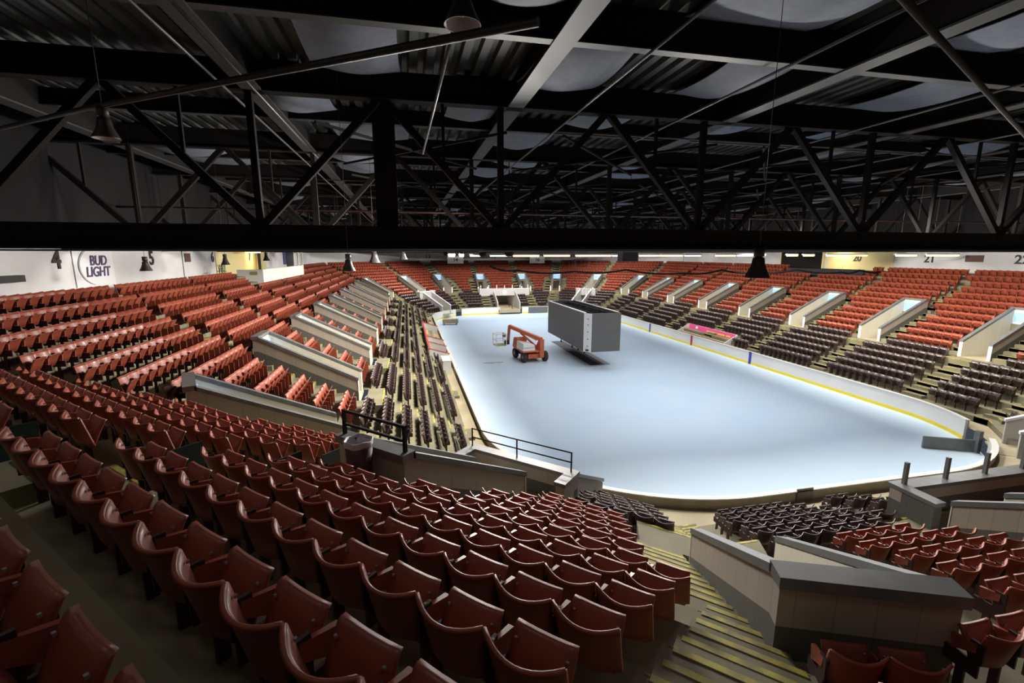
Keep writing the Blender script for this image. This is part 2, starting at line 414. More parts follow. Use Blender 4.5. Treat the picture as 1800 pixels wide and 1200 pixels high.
# ------------------------------------------------------------------ aisle stairs
def stairs(E, k, label):
    s, m, sg, mit = E['st'][k]
    p = E['a']+E['e']*s
    t = empty('aisle_stairs', (p.x, p.y, 3.16)); org = (p.x, p.y, 3.16)
    st = MB(); ye = MB()
    hole = (E['i'] in (0,2,4,6) and k == 1)
    isl = (E['i'], k) in ISLAND
    for d in (-1, 1):
        if mit and d < 0: Es = EDGES[E['i']-1]; sv, ms = Es['L'], Es['m1']
        else: Es = E; sv, ms = s, m
        c = math.sqrt(1+ms*ms)
        def blk(u0, u1, o0, o1, z0, z1, mb, fixed0=None):
            """u0<u1: distances from the station line on side d"""
            def q(u, o): return sv+ms*o+d*u*c
            A = []
            for z in (z0, z1):
                pts = [(q(u0,o0),o0), (q(u1,o0) if fixed0 is None else fixed0,o0), (q(u1,o1) if fixed0 is None else fixed0,o1), (q(u0,o1),o1)]
                if d < 0: pts = [pts[1], pts[0], pts[3], pts[2]]
                A += [tuple(v-w_ for v, w_ in zip(P3(Es, a_, o_, z), org)) for a_, o_ in pts]
            mb.hexa(A)
        def step(u0, u1, o0, o1, z0, z1, fx=None):
            blk(u0, u1, o0, o1, z0, z1, st, fx); blk(u0+.03, u1-.05 if fx is None else u1, o0-.005, o0+.065, z1-.012, z1+.006, ye, None if fx is None else fx-d*.05)
        for r in range(-5, 1):
            if hole: continue
            o0, o1, z = ROWS[r]; zp = z-.36 if r > -5 else Z_WALK
            
            if not (r == -5 and E['i'] in (1, 3)): step(0, .6, o0-.38, o0, zp-.02, (z+zp)/2)
            step(0, .6, o0, o0+.02, zp, z+.003)
        o0, o1, z = ROWS[0]; ext = 1.75 if d == sg else .95
        blk(0, ext, o0, o1+.01, 2.8, 3.158, st); blk(.03, ext-.05, o0-.005, o0+.06, 3.11, 3.164, ye)
        for r in range(2, 13):
            o0, o1, z = ROWS[r]; zp = z-.40
            if E['i'] in (1, 5) and r >= 11 and not mit: continue
            fx = None
            if r <= 5: u0, u1 = VW+.02, (1.9 if d == sg else VW+.62)
            else:
                if d != sg:
                    if not isl: continue
                    u0, u1 = .4, .62
                else:
                    u0, u1 = (.25, 1.08)
                    if E['i'] == 6: u0, u1 = -.1, .85
                    if mit: u0 = 0 if not isl else .75
                    if isl: fx = Es['L']-.08
            step(u0, u1, o0-.41, o0, zp-.02, zp+.2, fx); step(u0, u1, o0, o0+.02, zp, z+.003, fx)
    st.build('steps', M['conc'], t); ye.build('yellow_edging', M['yellow'], t)
    tag(t, label, 'stairs', 'yellow edged aisle stairs')
for E in EDGES:
    for k in range(len(E['st'])-1):
        key, j = VLABEL[(E['i'], k)]
        if key == 'near end' and j > 4: continue
        w_ = ordn(j+1)
        lab = {'left stand': f'yellow edged aisle stairs, {w_} from the near end of the left stand',
               'right stand': f'yellow edged aisle stairs, {w_} from the near end of the right stand',
               'far end': f'yellow edged aisle stairs, {w_} from the left at the far end',
               'near end': f'yellow edged aisle stairs, {w_} from the left at the near end'}[key]
        if key == 'near end' and j == 1: lab = 'wide yellow edged aisle stairs leading down in the right foreground'
        stairs(E, k, lab)

# ------------------------------------------------------------------ seats
def seat_back(mb, nx, nz, th=.028, mi=0):
    """curved shell; x along the row, y outward (+ = away from the rink)"""
    W = .246
    def pt(u, v, side):
        x = u*W; c = 1-u*u
        z = .44 + .40*v - .0*c
        y = .50 + .10*v + .095*c + (th if side else 0)
        if v > .999: z -= .035*c
        return (x, y, z)
    F = [[pt(-1+2*i/nx, j/nz, 0) for i in range(nx+1)] for j in range(nz+1)]
    B = [[pt(-1+2*i/nx, j/nz, 1) for i in range(nx+1)] for j in range(nz+1)]
    vs = [p for r in F for p in r] + [p for r in B for p in r]; n1 = (nx+1)*(nz+1)
    fs = []
    for j in range(nz):
        for i in range(nx):
            a = j*(nx+1)+i; fs.append((a, a+1, a+nx+2, a+nx+1)); fs.append((n1+a+1, n1+a, n1+a+nx+1, n1+a+nx+2))
    for i in range(nx):
        a = nz*(nx+1)+i; fs.append((a, a+1, n1+a+1, n1+a)); fs.append((i+1, i, n1+i, n1+i+1))
    for j in range(nz):
        a = j*(nx+1); fs.append((a+nx+1, n1+a+nx+1, n1+a, a)); b = a+nx; fs.append((b, n1+b, n1+b+nx+1, b+nx+1))
    mb.add(vs, fs, mi, True)
def seat_pan(mb, nx, mi=0):
    # tipped up: bottom (hinge) y .42 z .40 -> top y .26 z .80
    W = .20; t = .03; rows = [(0, .50, .40), (.5, .43, .565), (.93, .352, .715), (1, .335, .73)]
    vs = []; n = nx+1
    for side in (0, 1):
        for q, y, z in rows:
            for i in range(n):
                u = -1+2*i/nx; ww = W*(1 if q < .95 else .985)
                d = .02*(1-u*u)
                vs.append((u*ww, y + d*(1 if q < .9 else .5) + (t if side == 0 else 0), z))
    R = len(rows); fs = []; n1 = R*n
    for j in range(R-1):
        for i in range(nx):
            a = j*n+i; fs.append((a+1, a, a+n, a+n+1)); fs.append((n1+a, n1+a+1, n1+a+n+1, n1+a+n))
    for i in range(nx):
        a = (R-1)*n+i; fs.append((a+1, a, n1+a, n1+a+1)); fs.append((i, i+1, n1+i+1, n1+i))
    for j in range(R-1):
        a = j*n; fs.append((a, n1+a, n1+a+n, a+n)); b = a+nx; fs.append((n1+b, b, b+n, n1+b+n))
    mb.add(vs, fs, mi, True)
def lip(mb, nx=10):
    pts = []
    for i in range(nx+1):
        u = -1+2*i/nx; c = 1-u*u; pts.append((u*.246, .50+.10+.095*c+.02, .84-.035*c+.004))
    mb.tube(pts, .016, 6)
def bracket(mb, x=.25):
    mb.box(x-.012, x+.012, .30, .60, .34, .50); mb.box(x-.015, x+.015, .42, .50, 0, .36); mb.box(x-.012, x+.012, .50, .62, .5, .72)
def armrest(mb, x=.25):
    mb.hexa([(x-.018,.36,.50),(x+.018,.36,.50),(x+.018,.56,.60),(x-.018,.56,.60),(x-.02,.34,.655),(x+.02,.34,.655),(x+.012,.56,.70),(x-.012,.56,.70)])
def protos(color):
    m = M[color]
    hb = MB(); seat_back(hb, 12, 6); lip(hb)
    hp = MB(); seat_pan(hp, 6)
    hf = MB(); bracket(hf, .25)
    ha = MB(); armrest(ha, .25)
    hbo = MB()
    for x in (-.17, .17):
        hbo.lathe([(.012, 0), (.011, .006), (0, .008)], (0,0,0), 8)
    hbolt = MB()
    for x, y, z in ((-.165, .425, .675), (.165, .425, .675)):
        hbolt.box(x-.008, x+.008, y-.01, y+.004, z-.008, z+.008)
    for x, y, z in ((-.205, .60, .775), (.205, .60, .775)):
        hbolt.box(x-.008, x+.008, y-.012, y+.004, z-.008, z+.008)
    md = {'backrest': hb.mesh('backrest', m), 'seat_pan': hp.mesh('seat_pan', m), 'frame': hf.mesh('frame', M['iron']), 'armrest': ha.mesh('armrest', m), 'bolts': hbolt.mesh('bolts', M['bolt'])}
    mid = MB(); seat_back(mid, 6, 2); seat_pan(mid, 2); bracket(mid, .25); armrest(mid, .25)
    return md, mid.mesh('folding_seat', m), mid
PR = {'red': protos('red'), 'black_seat': protos('black_seat')}
LOW = MB(); seat_back(LOW, 4, 1, .035); seat_pan(LOW, 1)
LOW.box(.235, .262, .3, .6, 0, .5)
ALL = []   # (color, x,y,z, rot, edge, section, row, idx, count, block)
for E in EDGES:
    rz = math.atan2(E['n'].y, E['n'].x) - math.pi/2
    for k in range(len(E['st'])-1):
        s0, m0, g0, mit0 = E['st'][k]; s1, m1, g1, mit1 = E['st'][k+1]
        c0 = math.sqrt(1+m0*m0); c1 = math.sqrt(1+m1*m1)
        for r in ROWS:
            o0, o1, z = ROWS[r]; oc = o0+.3; segs = []
            A = s0+m0*oc; B = s1+m1*oc
            if m0: A = s0+min(m0*o0, m0*(o0+.75))*1.0 if False else s0+max(m0*o0, m0*(o0+.75))
            if m1: B = s1+min(m1*o0, m1*(o0+.75))
            if r <= 0:
                la = A+.66*c0; lb = B-.66*c1
                if r == 0:
                    la = A+(1.78 if g0 > 0 else .98)*c0; lb = B-(1.78 if g1 < 0 else .98)*c1
                # beams over the lower portals take the top black row
                if E['i'] in (0, 2, 4, 6):
                    if k == 0: lb = B-(1.0 if r < -1 else 1.85)
                    else: la = A+(1.0 if r < -1 else 1.85)
                if E['i'] in (3, 7) and k == 1:
                    mid = E['L']/2
                    if r >= -1: continue
                    segs = [(la, mid-1.95), (mid+1.95, lb)]
                else: segs = [(la, lb)]
            elif r <= 5:
                la = A+(1.95 if g0 > 0 else 1.5)*c0; lb = B-(1.95 if g1 < 0 else 1.5)*c1
                if (E['i'], k) in ISLAND: la = A+(1.9)*c0
                segs = [(la, lb)]
            else:
                ca, cb = (.85, .12) if E['i'] == 6 else (1.12, -.22)
                la = A+(ca if g0 > 0 else cb if not m0 else .05)*c0; lb = B-(ca if g1 < 0 else cb if not m1 else .05)*c1
                if (E['i'], k) in ISLAND: la = A+.6
                if m1 and ((E['i']+1) % NV, 0) in ISLAND: lb = E['L']-.1
                if E['i'] in (1, 5) and r >= 11:
                    la, lb = A+(.02 if not m0 else .1), B-.02
                segs = [(la, lb)]
            for a, b in segs:
                n = int((b-a)/.5+1e-6)
                if n < 1: continue
                off = (b-a-n*.5)/2
                if E['i'] == 6 and k == 1: off = (b-a-n*.5)
                for q in range(n):
                    s = a+off+.25+q*.5; p = E['a']+E['e']*s+E['n']*o0
                    if E['i'] == 5 and ((r <= -4 and -6.3 < p.y < 10.4) or (r >= 11 and -8.2 < p.y < 10.2)): continue
                    if E['i'] == 1 and ((r <= -4 and -5.4 < p.y < 3.6) or (r >= 11 and -7.2 < p.y < 3.2)): continue
                    if E['i'] == 6 and r == 6 and abs(s-E['st'][1][0]) < 1.15: continue
                    ALL.append(['red' if r >= 1 else 'black_seat', p.x, p.y, z, rz, E['i'], k, r, q, n, s])
# the few red seats directly behind the big portal (own short block, mitred)
for (ei, kk) in ISLAND:
    E = EDGES[ei]; dprev = edge_dir(ei-1); nprev = Vector((dprev.y, -dprev.x)); out = (E['n']+nprev).normalized(); ex = Vector((-out.y, out.x)); cs = 1/E['n'].dot(out)
    rz = math.atan2(out.y, out.x)-math.pi/2
    # tip towards the neighbouring aligned block so the rows run with the near corner rows
    for r in range(6, 13):
        o0, o1, z = ROWS[r]
        for q in range(2 if r == 6 else 3):
            p = Vector(VERT[ei]) + out*(o0*cs+.12) + ex*(-.45+.5*q); ALL.append(['red', p.x, p.y, z, rz, ei, -1, r, q, 3, 0])
blocks = {}
def block_name(ei, k):
    if ei == 6: return 'nearest corner block' if k == 1 else 'corner block beyond the trash can'
    if ei == 7: return {-1: 'block behind the big portal', 0: 'block right of big portal', 1: 'near end middle block', 2: 'near end right block'}[k]
    if ei == 5: return f'{ordn(8-k)} left stand block'
    if ei == 1: return f'{ordn(k+1)} right stand block'
    if ei == 3: return ['far end right block', 'far end middle block', 'far end left block'][k]
    if ei == 4: return ['far left corner end block', 'far left corner side block'][k]
    if ei == 2: return ['far right corner side block', 'far right corner end block'][k]
    return ['near right corner end block', 'near right corner side block'][k] if k >= 0 else 'near right portal block'
vis = []
for t in ALL:
    pr = project((t[1], t[2], t[3]+.7))
    ok = pr and -30 < pr[0] < 1830 and 400 < pr[1] < 1230
    vis.append((pr[2] if pr else 999, ok, pr[0] if pr else 0))
pick = set()
for c in ('red', 'black_seat'):
    idx = sorted((vis[i][0], i) for i in range(len(ALL)) if ALL[i][0] == c and vis[i][1])
    pick |= {i for d, i in idx[:300]}
# left/right order by projected x within row
rowx = {}
for i, t in enumerate(ALL): rowx.setdefault((t[5], t[6], t[7], t[0]), []).append(i)
rank = {}
for key, ids in rowx.items():
    E = EDGES[key[0]]
    a, b = ALL[ids[0]], ALL[ids[-1]]
    pa, pb = project((a[1], a[2], a[3])), project((b[1], b[2], b[3]))
    ids2 = sorted(ids, key=lambda i: ALL[i][8] if ALL[i][10] == 0 else ALL[i][10])
    if pa and pb and pa[0] > pb[0]: ids2.reverse()
    elif not (pa and pb) and key[0] not in (6, 7, 0): ids2.reverse()
    for j, i in enumerate(ids2): rank[i] = j+1
rest = {'red': MB(), 'black_seat': MB()}
used_labels = set()
for i, t in enumerate(ALL):
    c, x, y, z, rz, ei, k, r, q, n, s = t
    if i not in pick:
        if not vis[i][1]: 
            if vis[i][0] < 12: pass
            if not (vis[i][0] < 400 and -250 < vis[i][2] < 2050): continue
        R = rest[c]; b = len(R.v); cz, sz = math.cos(rz), math.sin(rz)
        R.v += [(x+vx*cz-vy*sz, y+vx*sz+vy*cz, z+vz) for vx, vy, vz in LOW.v]
        R.f += [tuple(b+j for j in f) for f in LOW.f]; R.m += [0]*len(LOW.f); R.sm += LOW.sm
        continue
    cname = 'red' if c == 'red' else 'black'
    rowi = r if c == 'red' else r+6
    lab = f'{cname} folding seat, {ordn(rank[i])} from the left, row {ordn(rowi)}, {block_name(ei, k)}'
    parts, mid, _ = PR[c]
    nm = cname+'_folding_seat'
    if vis[i][0] < 26:
        o = empty(nm, (x, y, z), rz)
        for pn, me in parts.items():
            if pn == 'bolts' and vis[i][0] > 9: continue
            ch = D.objects.new(pn, me); COL.objects.link(ch); ch.parent = o
    else:
        o = D.objects.new(nm, mid); COL.objects.link(o); o.location = (x, y, z); o.rotation_euler = (0, 0, rz)
    tag(o, lab, 'seat', f'{cname} folding seats of the {block_name(ei, k)}')
tag(rest['red'].build('red_folding_seat_rows', M['red']), 'red folding seats filling the upper rows of the farther stands', 'seats', kind='stuff')
tag(rest['black_seat'].build('black_folding_seat_rows', M['black_seat']), 'black folding seats filling the lower rows of the farther stands', 'seats', kind='stuff')

# ------------------------------------------------------------------ outer walls
def wall_ring():
    for E, nm in zip(EDGES, ['wall_near_right', 'wall_right', 'wall_far_right', 'wall_far', 'wall_far_left', 'wall_left', 'wall_near_left', 'wall_near']):
        mb = MB(); o = O_WALL+.3
        a = E['m0']*o; b = E['L']+E['m1']*o
        for z0, z1, mi in ((Z_TOPWALK-.3, 10.6, 0), (10.6, 15.4, 1)):
            mb.hexa([P3(E,a,o,z0), P3(E,b,o,z0), P3(E,b,o+.3,z0), P3(E,a,o+.3,z0), P3(E,a,o,z1), P3(E,b,o,z1), P3(E,b,o+.3,z1), P3(E,a,o+.3,z1)][::1], mi)
        # faces orientation does not matter for closed boxes
        tag(mb.build(nm, [M['wallw'], M['wallb']]), kind='structure')
wall_ring()

# ------------------------------------------------------------------ lower portals: corner chutes and end tunnels
def corner_portal(p, out, label, rail):
    t = empty('lower_portal', (p.x, p.y, 3.16), math.atan2(out.y, out.x)-math.pi/2)
    tag(t, label, 'portal', 'lower corner portals')
    pb = M.setdefault('paleblock', mat('pale_block', (.40,.39,.37), .8)); lite = [M['band'], M['cap'], M['dark_band']] if rail else [pb, M['wallw'], pb]
    mb = MB(); mb.box(-1.75, 1.75, -1.27, -1.03, -.35, .30, 2); mb.box(-1.75, 1.75, -1.27, -1.03, .30, .66, 0)
    o = mb.build('parapet', lite, t)
    mb = MB(); mb.box(-1.78, 1.78, -1.32, -.98, .66, .76); mb.build('cap', lite[1], o)
    for s in (-1, 1):
        mb = MB(); mb.box(*sorted((s*1.75, s*1.5)), -1.03, -.45, -.3, .66); o = mb.build('return_wall', lite[0], t)
        mb = MB(); mb.box(*sorted((s*1.78, s*1.46)), -.98, -.42, .66, .76); mb.build('cap', lite[1], o)
        mb = MB(); x0, x1 = sorted((s*.88, s*1.04))
        mb.hexa([(x0,-5.0,-2.46),(x1,-5.0,-2.46),(x1,-1.2,-2.46),(x0,-1.2,-2.46),(x0,-5.0,-1.35),(x1,-5.0,-1.35),(x1,-1.2,.55),(x0,-1.2,.55)], 0)
        o = mb.build('chute_wall', M['paleblock'], t)
        mb = MB(); x0 -= .03; x1 += .03
        mb.hexa([(x0,-5.05,-1.36),(x1,-5.05,-1.36),(x1,-1.25,.54),(x0,-1.25,.54),(x0,-5.05,-1.24),(x1,-5.05,-1.24),(x1,-1.25,.66),(x0,-1.25,.66)])
        mb.build('cap', lite[1], o)
    mb = MB(); mb.box(-.88, .88, -5.6, 4, -2.52, -2.44); mb.build('passage_floor', M['walk'], t)
    mb = MB(); mb.box(-.98, -.88, -1.2, 4, -2.44, -.2); mb.box(.88, .98, -1.2, 4, -2.44, -.2); mb.box(-.88, .88, 4, 4.1, -2.44, -.2); mb.build('passage_wall', M['cream'], t)
    mb = MB(); mb.box(-.98, .98, -1.2, 4, -.24, -.18); mb.build('passage_ceiling', M['wallw'], t)
    mb = MB(); mb.box(-.4, .4, -.8, -.5, -.3, -.24); mb.build('passage_lamp', M['glow'], t)
    if rail:
        r = empty('guard_rail', (p.x, p.y, 3.16), math.atan2(out.y, out.x)-math.pi/2)
        tag(r, 'black two bar guard rail on the corner parapet above the rink boards', 'railing')
        for x in (-1.6, 0.1, 1.68): mb = MB(); mb.tube([(x,-1.15,.76),(x,-1.15,1.3)], .022); mb.build('post', M['black'], r)
        for z in (1.03, 1.3): mb = MB(); mb.tube([(-1.62,-1.15,z),(1.7,-1.15,z)], .02); mb.build('rail', M['black'], r)
for ei, lab, rail in ((6, 'grey parapet of the lower corner portal left of the near rink end', True), (4, 'white lower portal chute in the far left corner', False),
                      (2, 'white lower portal chute in the far right corner', False), (0, 'grey lower portal chute in the near right corner', False)):
    E = EDGES[ei]; s = E['st'][1][0]; corner_portal(E['a']+E['e']*s, E['n'], lab, rail)
def end_portal(E, label, near):
    p = E['a']+E['e']*(E['L']/2); out = E['n']; rz = math.atan2(out.y, out.x)-math.pi/2
    t = empty('end_tunnel', (p.x, p.y, 3.16), rz); tag(t, label, 'tunnel')
    zt0, zt1 = (-2.1, -.4) if near else (-1.35, .3)
    mts = [M['band'], M['cap'], M['dark_band']] if near else [M['paleblock'], M['wallw'], M['paleblock']]
    mb = MB(); mb.box(-4.3, 4.3, -1.55, -1.25, -.5, .30, 2); mb.box(-4.3, 4.3, -1.55, -1.25, .30, .60, 0); o = mb.build('parapet', mts, t)
    mb = MB(); mb.box(-4.34, 4.34, -1.6, -1.2, .60, .70); mb.build('cap', mts[1], o)
    for s in (-1, 1):
        mb = MB(); mb.box(*sorted((s*4.3, s*4.05)), -1.25, -.5, -.5, .6); o = mb.build('return_wall', mts[2 if near else 0], t)
        mb = MB(); mb.box(*sorted((s*4.34, s*4.02)), -1.2, -.46, .6, .7); mb.build('cap', mts[1], o)
        mb = MB(); x0, x1 = sorted((s*1.75, s*1.93))
        mb.hexa([(x0,-5.0,-2.46),(x1,-5.0,-2.46),(x1,-1.4,-2.46),(x0,-1.4,-2.46),(x0,-5.0,zt0),(x1,-5.0,zt0),(x1,-1.5,zt1),(x0,-1.5,zt1)]); mb.build('tunnel_wall', M['boardback' if near else 'paleblock'], t)
        mb = MB(); mb.hexa([(x0,-1.5,-2.46),(x1,-1.5,-2.46),(x1,6,-2.46),(x0,6,-2.46),(x0,-1.5,-.5),(x1,-1.5,-.5),(x1,6,-.5),(x0,6,-.5)]); mb.build('tunnel_wall', M['cream'], t)
    mb = MB(); mb.box(-1.75, 1.75, -5.8, 6, -2.9, -2.44); mb.build('tunnel_floor', M['walk'], t)
    mb = MB(); mb.box(-1.93, 1.93, -1.5, 6, -.5, -.4); mb.build('tunnel_ceiling', M['cream'], t)
    mb = MB(); mb.box(-1.75, 1.75, 6, 6.1, -2.44, -.5); mb.build('tunnel_wall', M['cream'], t)
    mb = MB(); mb.box(-.8, .8, .5, .8, -.58, -.5); mb.build('tunnel_lamp', M['glow'], t)
    n = 7
    for k in range(n):
        x = -4.05+8.1*k/(n-1)
        mb = MB(); mb.box(x-.045, x+.045, -1.45, -1.37, .70, 1.28); mb.build('post', M['cap'] if near else M['white'], t)
    if not near:
        mb = MB(); mb.lathe([(.0,-.06),(.2,-.06),(.24,0),(.2,.05),(0,.08)], (0,0,0), 16); o = mb.build('round_lamp', M['glow'], t); o.location = (0,-1.62,.1); o.rotation_euler = (math.pi/2,0,0)
        mb = MB(); mb.bar((.6,-5,-1.5),(.6,0,-.75),.07); mb.bar((.6,-5,-1.9),(.6,0,-1.15),.07); mb.build('handrail', M['brown'], t)
        for y, z in ((-4.6,-1.45),(-2.2,-1.1)): mb = MB(); mb.box(.56,.64,y-.04,y+.04,-2.44,z); mb.build('handrail_post', M['iron'], t)
end_portal(EDGES[3], 'white parapet and open tunnel at the middle of far end', False)
end_portal(EDGES[7], 'grey parapet topped by a row of posts at the near end', True)
# rail and trash can at the back wall of the corner portal
E6 = EDGES[6]; s6 = E6['st'][1][0]; pT = E6['a']+E6['e']*s6; rzT = math.atan2(E6['n'].y, E6['n'].x)-math.pi/2
r = empty('guard_rail', (pT.x, pT.y, 3.16), rzT); tag(r, 'black two bar guard rail on wall behind the maroon trash can', 'railing')
for x in (-.8, .8): mb = MB(); mb.box(x-.03, x+.03, 3.97, 4.03, 3.05, 3.55); mb.build('post', M['black'], r)
for z in (3.26, 3.52): mb = MB(); mb.box(-.8, .8, 3.98, 4.02, z-.025, z+.025); mb.build('rail', M['black'], r)
pc = pT + E6['n']*4.42 + E6['e']*.1
t = empty('trash_can', (pc.x, pc.y, ROWS[6][2]), rzT); tag(t, 'maroon trash can with white liner against the corner portal back wall', 'trash can')
mb = MB(); mb.lathe([(0,0),(.19,0),(.235,1.24),(.22,1.24),(.18,.03),(0,.03)], n=24); mb.build('bin_body', M['bin'], t)
mb = MB(); mb.lathe([(.238,1.18),(.246,1.24),(.25,1.28),(.232,1.29),(.215,1.22),(.19,.95)], n=24)
mb.v = [(x+.008*math.sin(9*math.atan2(y,x)), y, z+.012*math.sin(5*math.atan2(y,x))) for x, y, z in mb.v]; mb.build('bin_liner', M['bag'], t)
mb = MB()
for k in range(18):
    a = 2*math.pi*k/18; b = 2*math.pi*(k+1)/18
    mb.bar((-.06+.09*math.cos(a), .222, .80+.04*math.sin(a)), (-.06+.09*math.cos(b), .222, .80+.04*math.sin(b)), .014)
mb.build('oval_emblem', M['bag'], t)

# ------------------------------------------------------------------ player and penalty boxes, small rink things
t = empty('penalty_box', (-13.2, 2.4, .7)); tag(t, 'white panelled player boxes with red top edge beside left boards', 'player box')
def panel(y, h0, h1, nm='partition', m='board'):
    mb = MB(); mb.hexa([(-1.62,y-.04,0),(-.03,y-.04,0),(-.03,y+.04,0),(-1.62,y+.04,0),(-1.62,y-.04,h0),(-.03,y-.04,h1),(-.03,y+.04,h1),(-1.62,y+.04,h0)])
    o = mb.build(nm, M[m], t)
    mb = MB(); mb.hexa([(-1.64,y-.06,h0),(0,y-.06,h1),(0,y+.06,h1),(-1.64,y+.06,h0),(-1.64,y-.06,h0+.05),(0,y-.06,h1+.05),(0,y+.06,h1+.05),(-1.64,y+.06,h0+.05)]); mb.build('red_edge', M['redtrim'], o)
for y in (7.4, -1.6, -4.6, -7.9): panel(y, 1.25, .75)
mb = MB(); mb.box(-1.7, -1.62, -7.9, 7.4, 0, 1.25); mb.build('back_panel', M['board'], t)
mb = MB(); mb.box(-1.73, -1.59, -7.95, 7.45, 1.25, 1.32); mb.build('red_edge', M['redtrim'], t)
mb = MB(); mb.box(-1.5, -1.15, -7.6, 7.2, .38, .44); mb.build('bench', M['wood'], t)
t = empty('scorer_box', (13.2, -.9, .7)); tag(t, 'scorer box with pink banner on its back panel beside right boards', 'scorer box')
mb = MB(); mb.box(1.32, 1.40, -4, 4, 0, 1.2); mb.build('back_panel', M['board'], t)
mb = MB(); mb.box(1.29, 1.32, -3.9, 3.85, .55, 1.2); o = mb.build('banner', M['pink'], t)
mb = MB()
for y0, y1 in ((-3.2, -2.5), (-2.3, -1.2), (-1.0, -.1), (0, .6)): mb.box(1.27, 1.29, y0, y1, .76, .92)
mb.build('yellow_lettering', M['kick'], o)
mb = MB(); mb.lathe([(0,-.01),(.2,-.01),(.2,.01),(0,.01)], n=14); e_ = mb.build('round_mark', M['white'], o); e_.location = (1.28, 2.4, .88); e_.rotation_euler = (0, math.pi/2, 0)
for y in (-4, 4):
    mb = MB(); mb.hexa([(0,y-.04,0),(1.4,y-.04,0),(1.4,y+.04,0),(0,y+.04,0),(0,y-.04,.45),(1.4,y-.04,1.2),(1.4,y+.04,1.2),(0,y+.04,.45)]); mb.build('end_panel', M['board'], t)
mb = MB(); mb.box(.15, .5, -3.8, 3.8, .38, .44); mb.build('desk', M['wood'], t)
t = empty('equipment_cabinet', (-13.75, -8.4, .7)); tag(t, 'small white cabinet standing on the walkway beside left boards', 'cabinet')
mb = MB(); mb.box(-.3, .3, -.9, .9, 0, 1.0); mb.build('cabinet_body', M['white'], t)
mb = MB(); mb.box(-.33, .33, -.93, .93, 1.0, 1.04); mb.build('lid', M['board'], t)
t = empty('wooden_cart', (-10.8, 20.6, 0)); tag(t, 'low plywood cart parked on the rink by the far left boards', 'cart')
mb = MB(); mb.box(-1.05, 1.05, -.4, .4, .2, .75); mb.build('cart_body', M['wood'], t)
for sx in (-1, 1):
    for sy in (-1, 1): mb = MB(); mb.tube([(sx*.85-.05, sy*.3, .1), (sx*.85+.05, sy*.3, .1)], .1, 12); mb.build('wheel', M['tire'], t)
mb = MB(); mb.box(2.9, 6.2, 30.3, 30.38, .03, 1.02); 
for k in range(12): mb.box(3.0+k*.28, 3.04+k*.28, 30.27, 30.3, .05, 1.0)
tag(mb.build('far_gate', M['cap']), 'grey ribbed gate panel leaning on the far end boards', 'gate')
mb = MB(); random.seed(3)
for k in range(9):
    a = -.9+.2*k; mb.box(a, a+.22, -.12*random.random()-.03, .1, .001, .006)
o = mb.build('floor_scuff', mat('green_tape', (.10, .22, .13), .7)); o.location = (-9.2, -3.4, 0); tag(o, 'small green scrap lying on the rink left of the orange lift', 'debris')
mb = MB(); mb.box(-1.0, .25, -6.2, 5.4, 0, .02); tag(mb.build('painted_shadow', mat('shadow_tone', (.045, .055, .075), .6)), 'long dark painted shadow on the rink below the hanging scoreboard', 'painted shadow')  # thin dark slab painted in as the scoreboard's shadow on the rink
mb = MB(); mb.box(.27, .86, -6.2, 5.4, 0, .05); tag(mb.build('floor_plank', mat('grey_plank', (.34, .33, .34), .6)), 'long grey plank on the rink right of the painted shadow', 'plank')

# ------------------------------------------------------------------ scoreboard
t = empty('scoreboard', (-.55, -2.1, 1.5)); tag(t, 'large grey box scoreboard with white corners hanging low above the rink', 'scoreboard')
hx, hy, H = 1.55, 5.6, 3.25; c = .5
for s in (-1, 1):
    mb = MB(); mb.box(*sorted((s*hx, s*(hx-.12))), -hy+(c if s < 0 else 0), hy-(c if s < 0 else 0), 0, H); mb.build('long_screen', M['screen'], t)
    mb = MB(); mb.box(-hx+c, hx-.12, *sorted((s*hy, s*(hy-.12))), 0, H); mb.build('end_screen', M['screen'], t)
    mb = MB(); mb.box(*sorted((s*(hx+.01), s*(hx-.2))), -hy+c, hy-c, H, H+.06); mb.build('top_edge', M['silver'], t)
    for s2 in ((-1, 1) if s < 0 else ()):
        mb = MB(); a = Vector((s*hx, s2*(hy-c), 0)); b = Vector((s*(hx-c), s2*hy, 0)); mb.bar(a+Vector((0,0,H/2)), b+Vector((0,0,H/2)), .06, H); o = mb.build('corner_panel', M['silver'], t)
        mb = MB(); mid = (a+b)/2*1.015
        for z in (.5, 1.1, 1.7, 2.3, 2.8):
            d = (b-a).normalized(); mb.bar(mid-d*.07+Vector((0,0,z)), mid+d*.07+Vector((0,0,z)), .03, .09)
        mb.build('corner_mark', M['boardback'], o)
mb = MB(); mb.box(-hx+.12, hx-.12, -hy+.12, hy-.12, .1, .2); mb.build('inner_deck', M['black'], t)
mb = MB()
for k in range(9):
    y = -hy+.4+k*(2*hy-.8)/8; mb.bar((-hx+.12,y,H-.25),(hx-.12,y,H-.25),.08)
    if k < 8: mb.bar((-hx+.2,y,H-.25),(hx-.2,y+(2*hy-.8)/8,H-.25),.06)
for x in (-.7, .7): mb.bar((x,-hy+.2,H-.1),(x,hy-.2,H-.1),.1)
mb.build('inner_truss', M['black'], t)
for x, y in ((-1.1,-4.2),(-1.1,-2.7),(-1.2,-1.4),(-1.3,1.5)):
    mb = MB(); mb.box(x-.03,x+.03,y-.03,y+.03,-.3,0); mb.tube([(x-.05,y,-.32),(x+.05,y,-.32)], .1, 10); mb.build('caster', M['tire'], t)
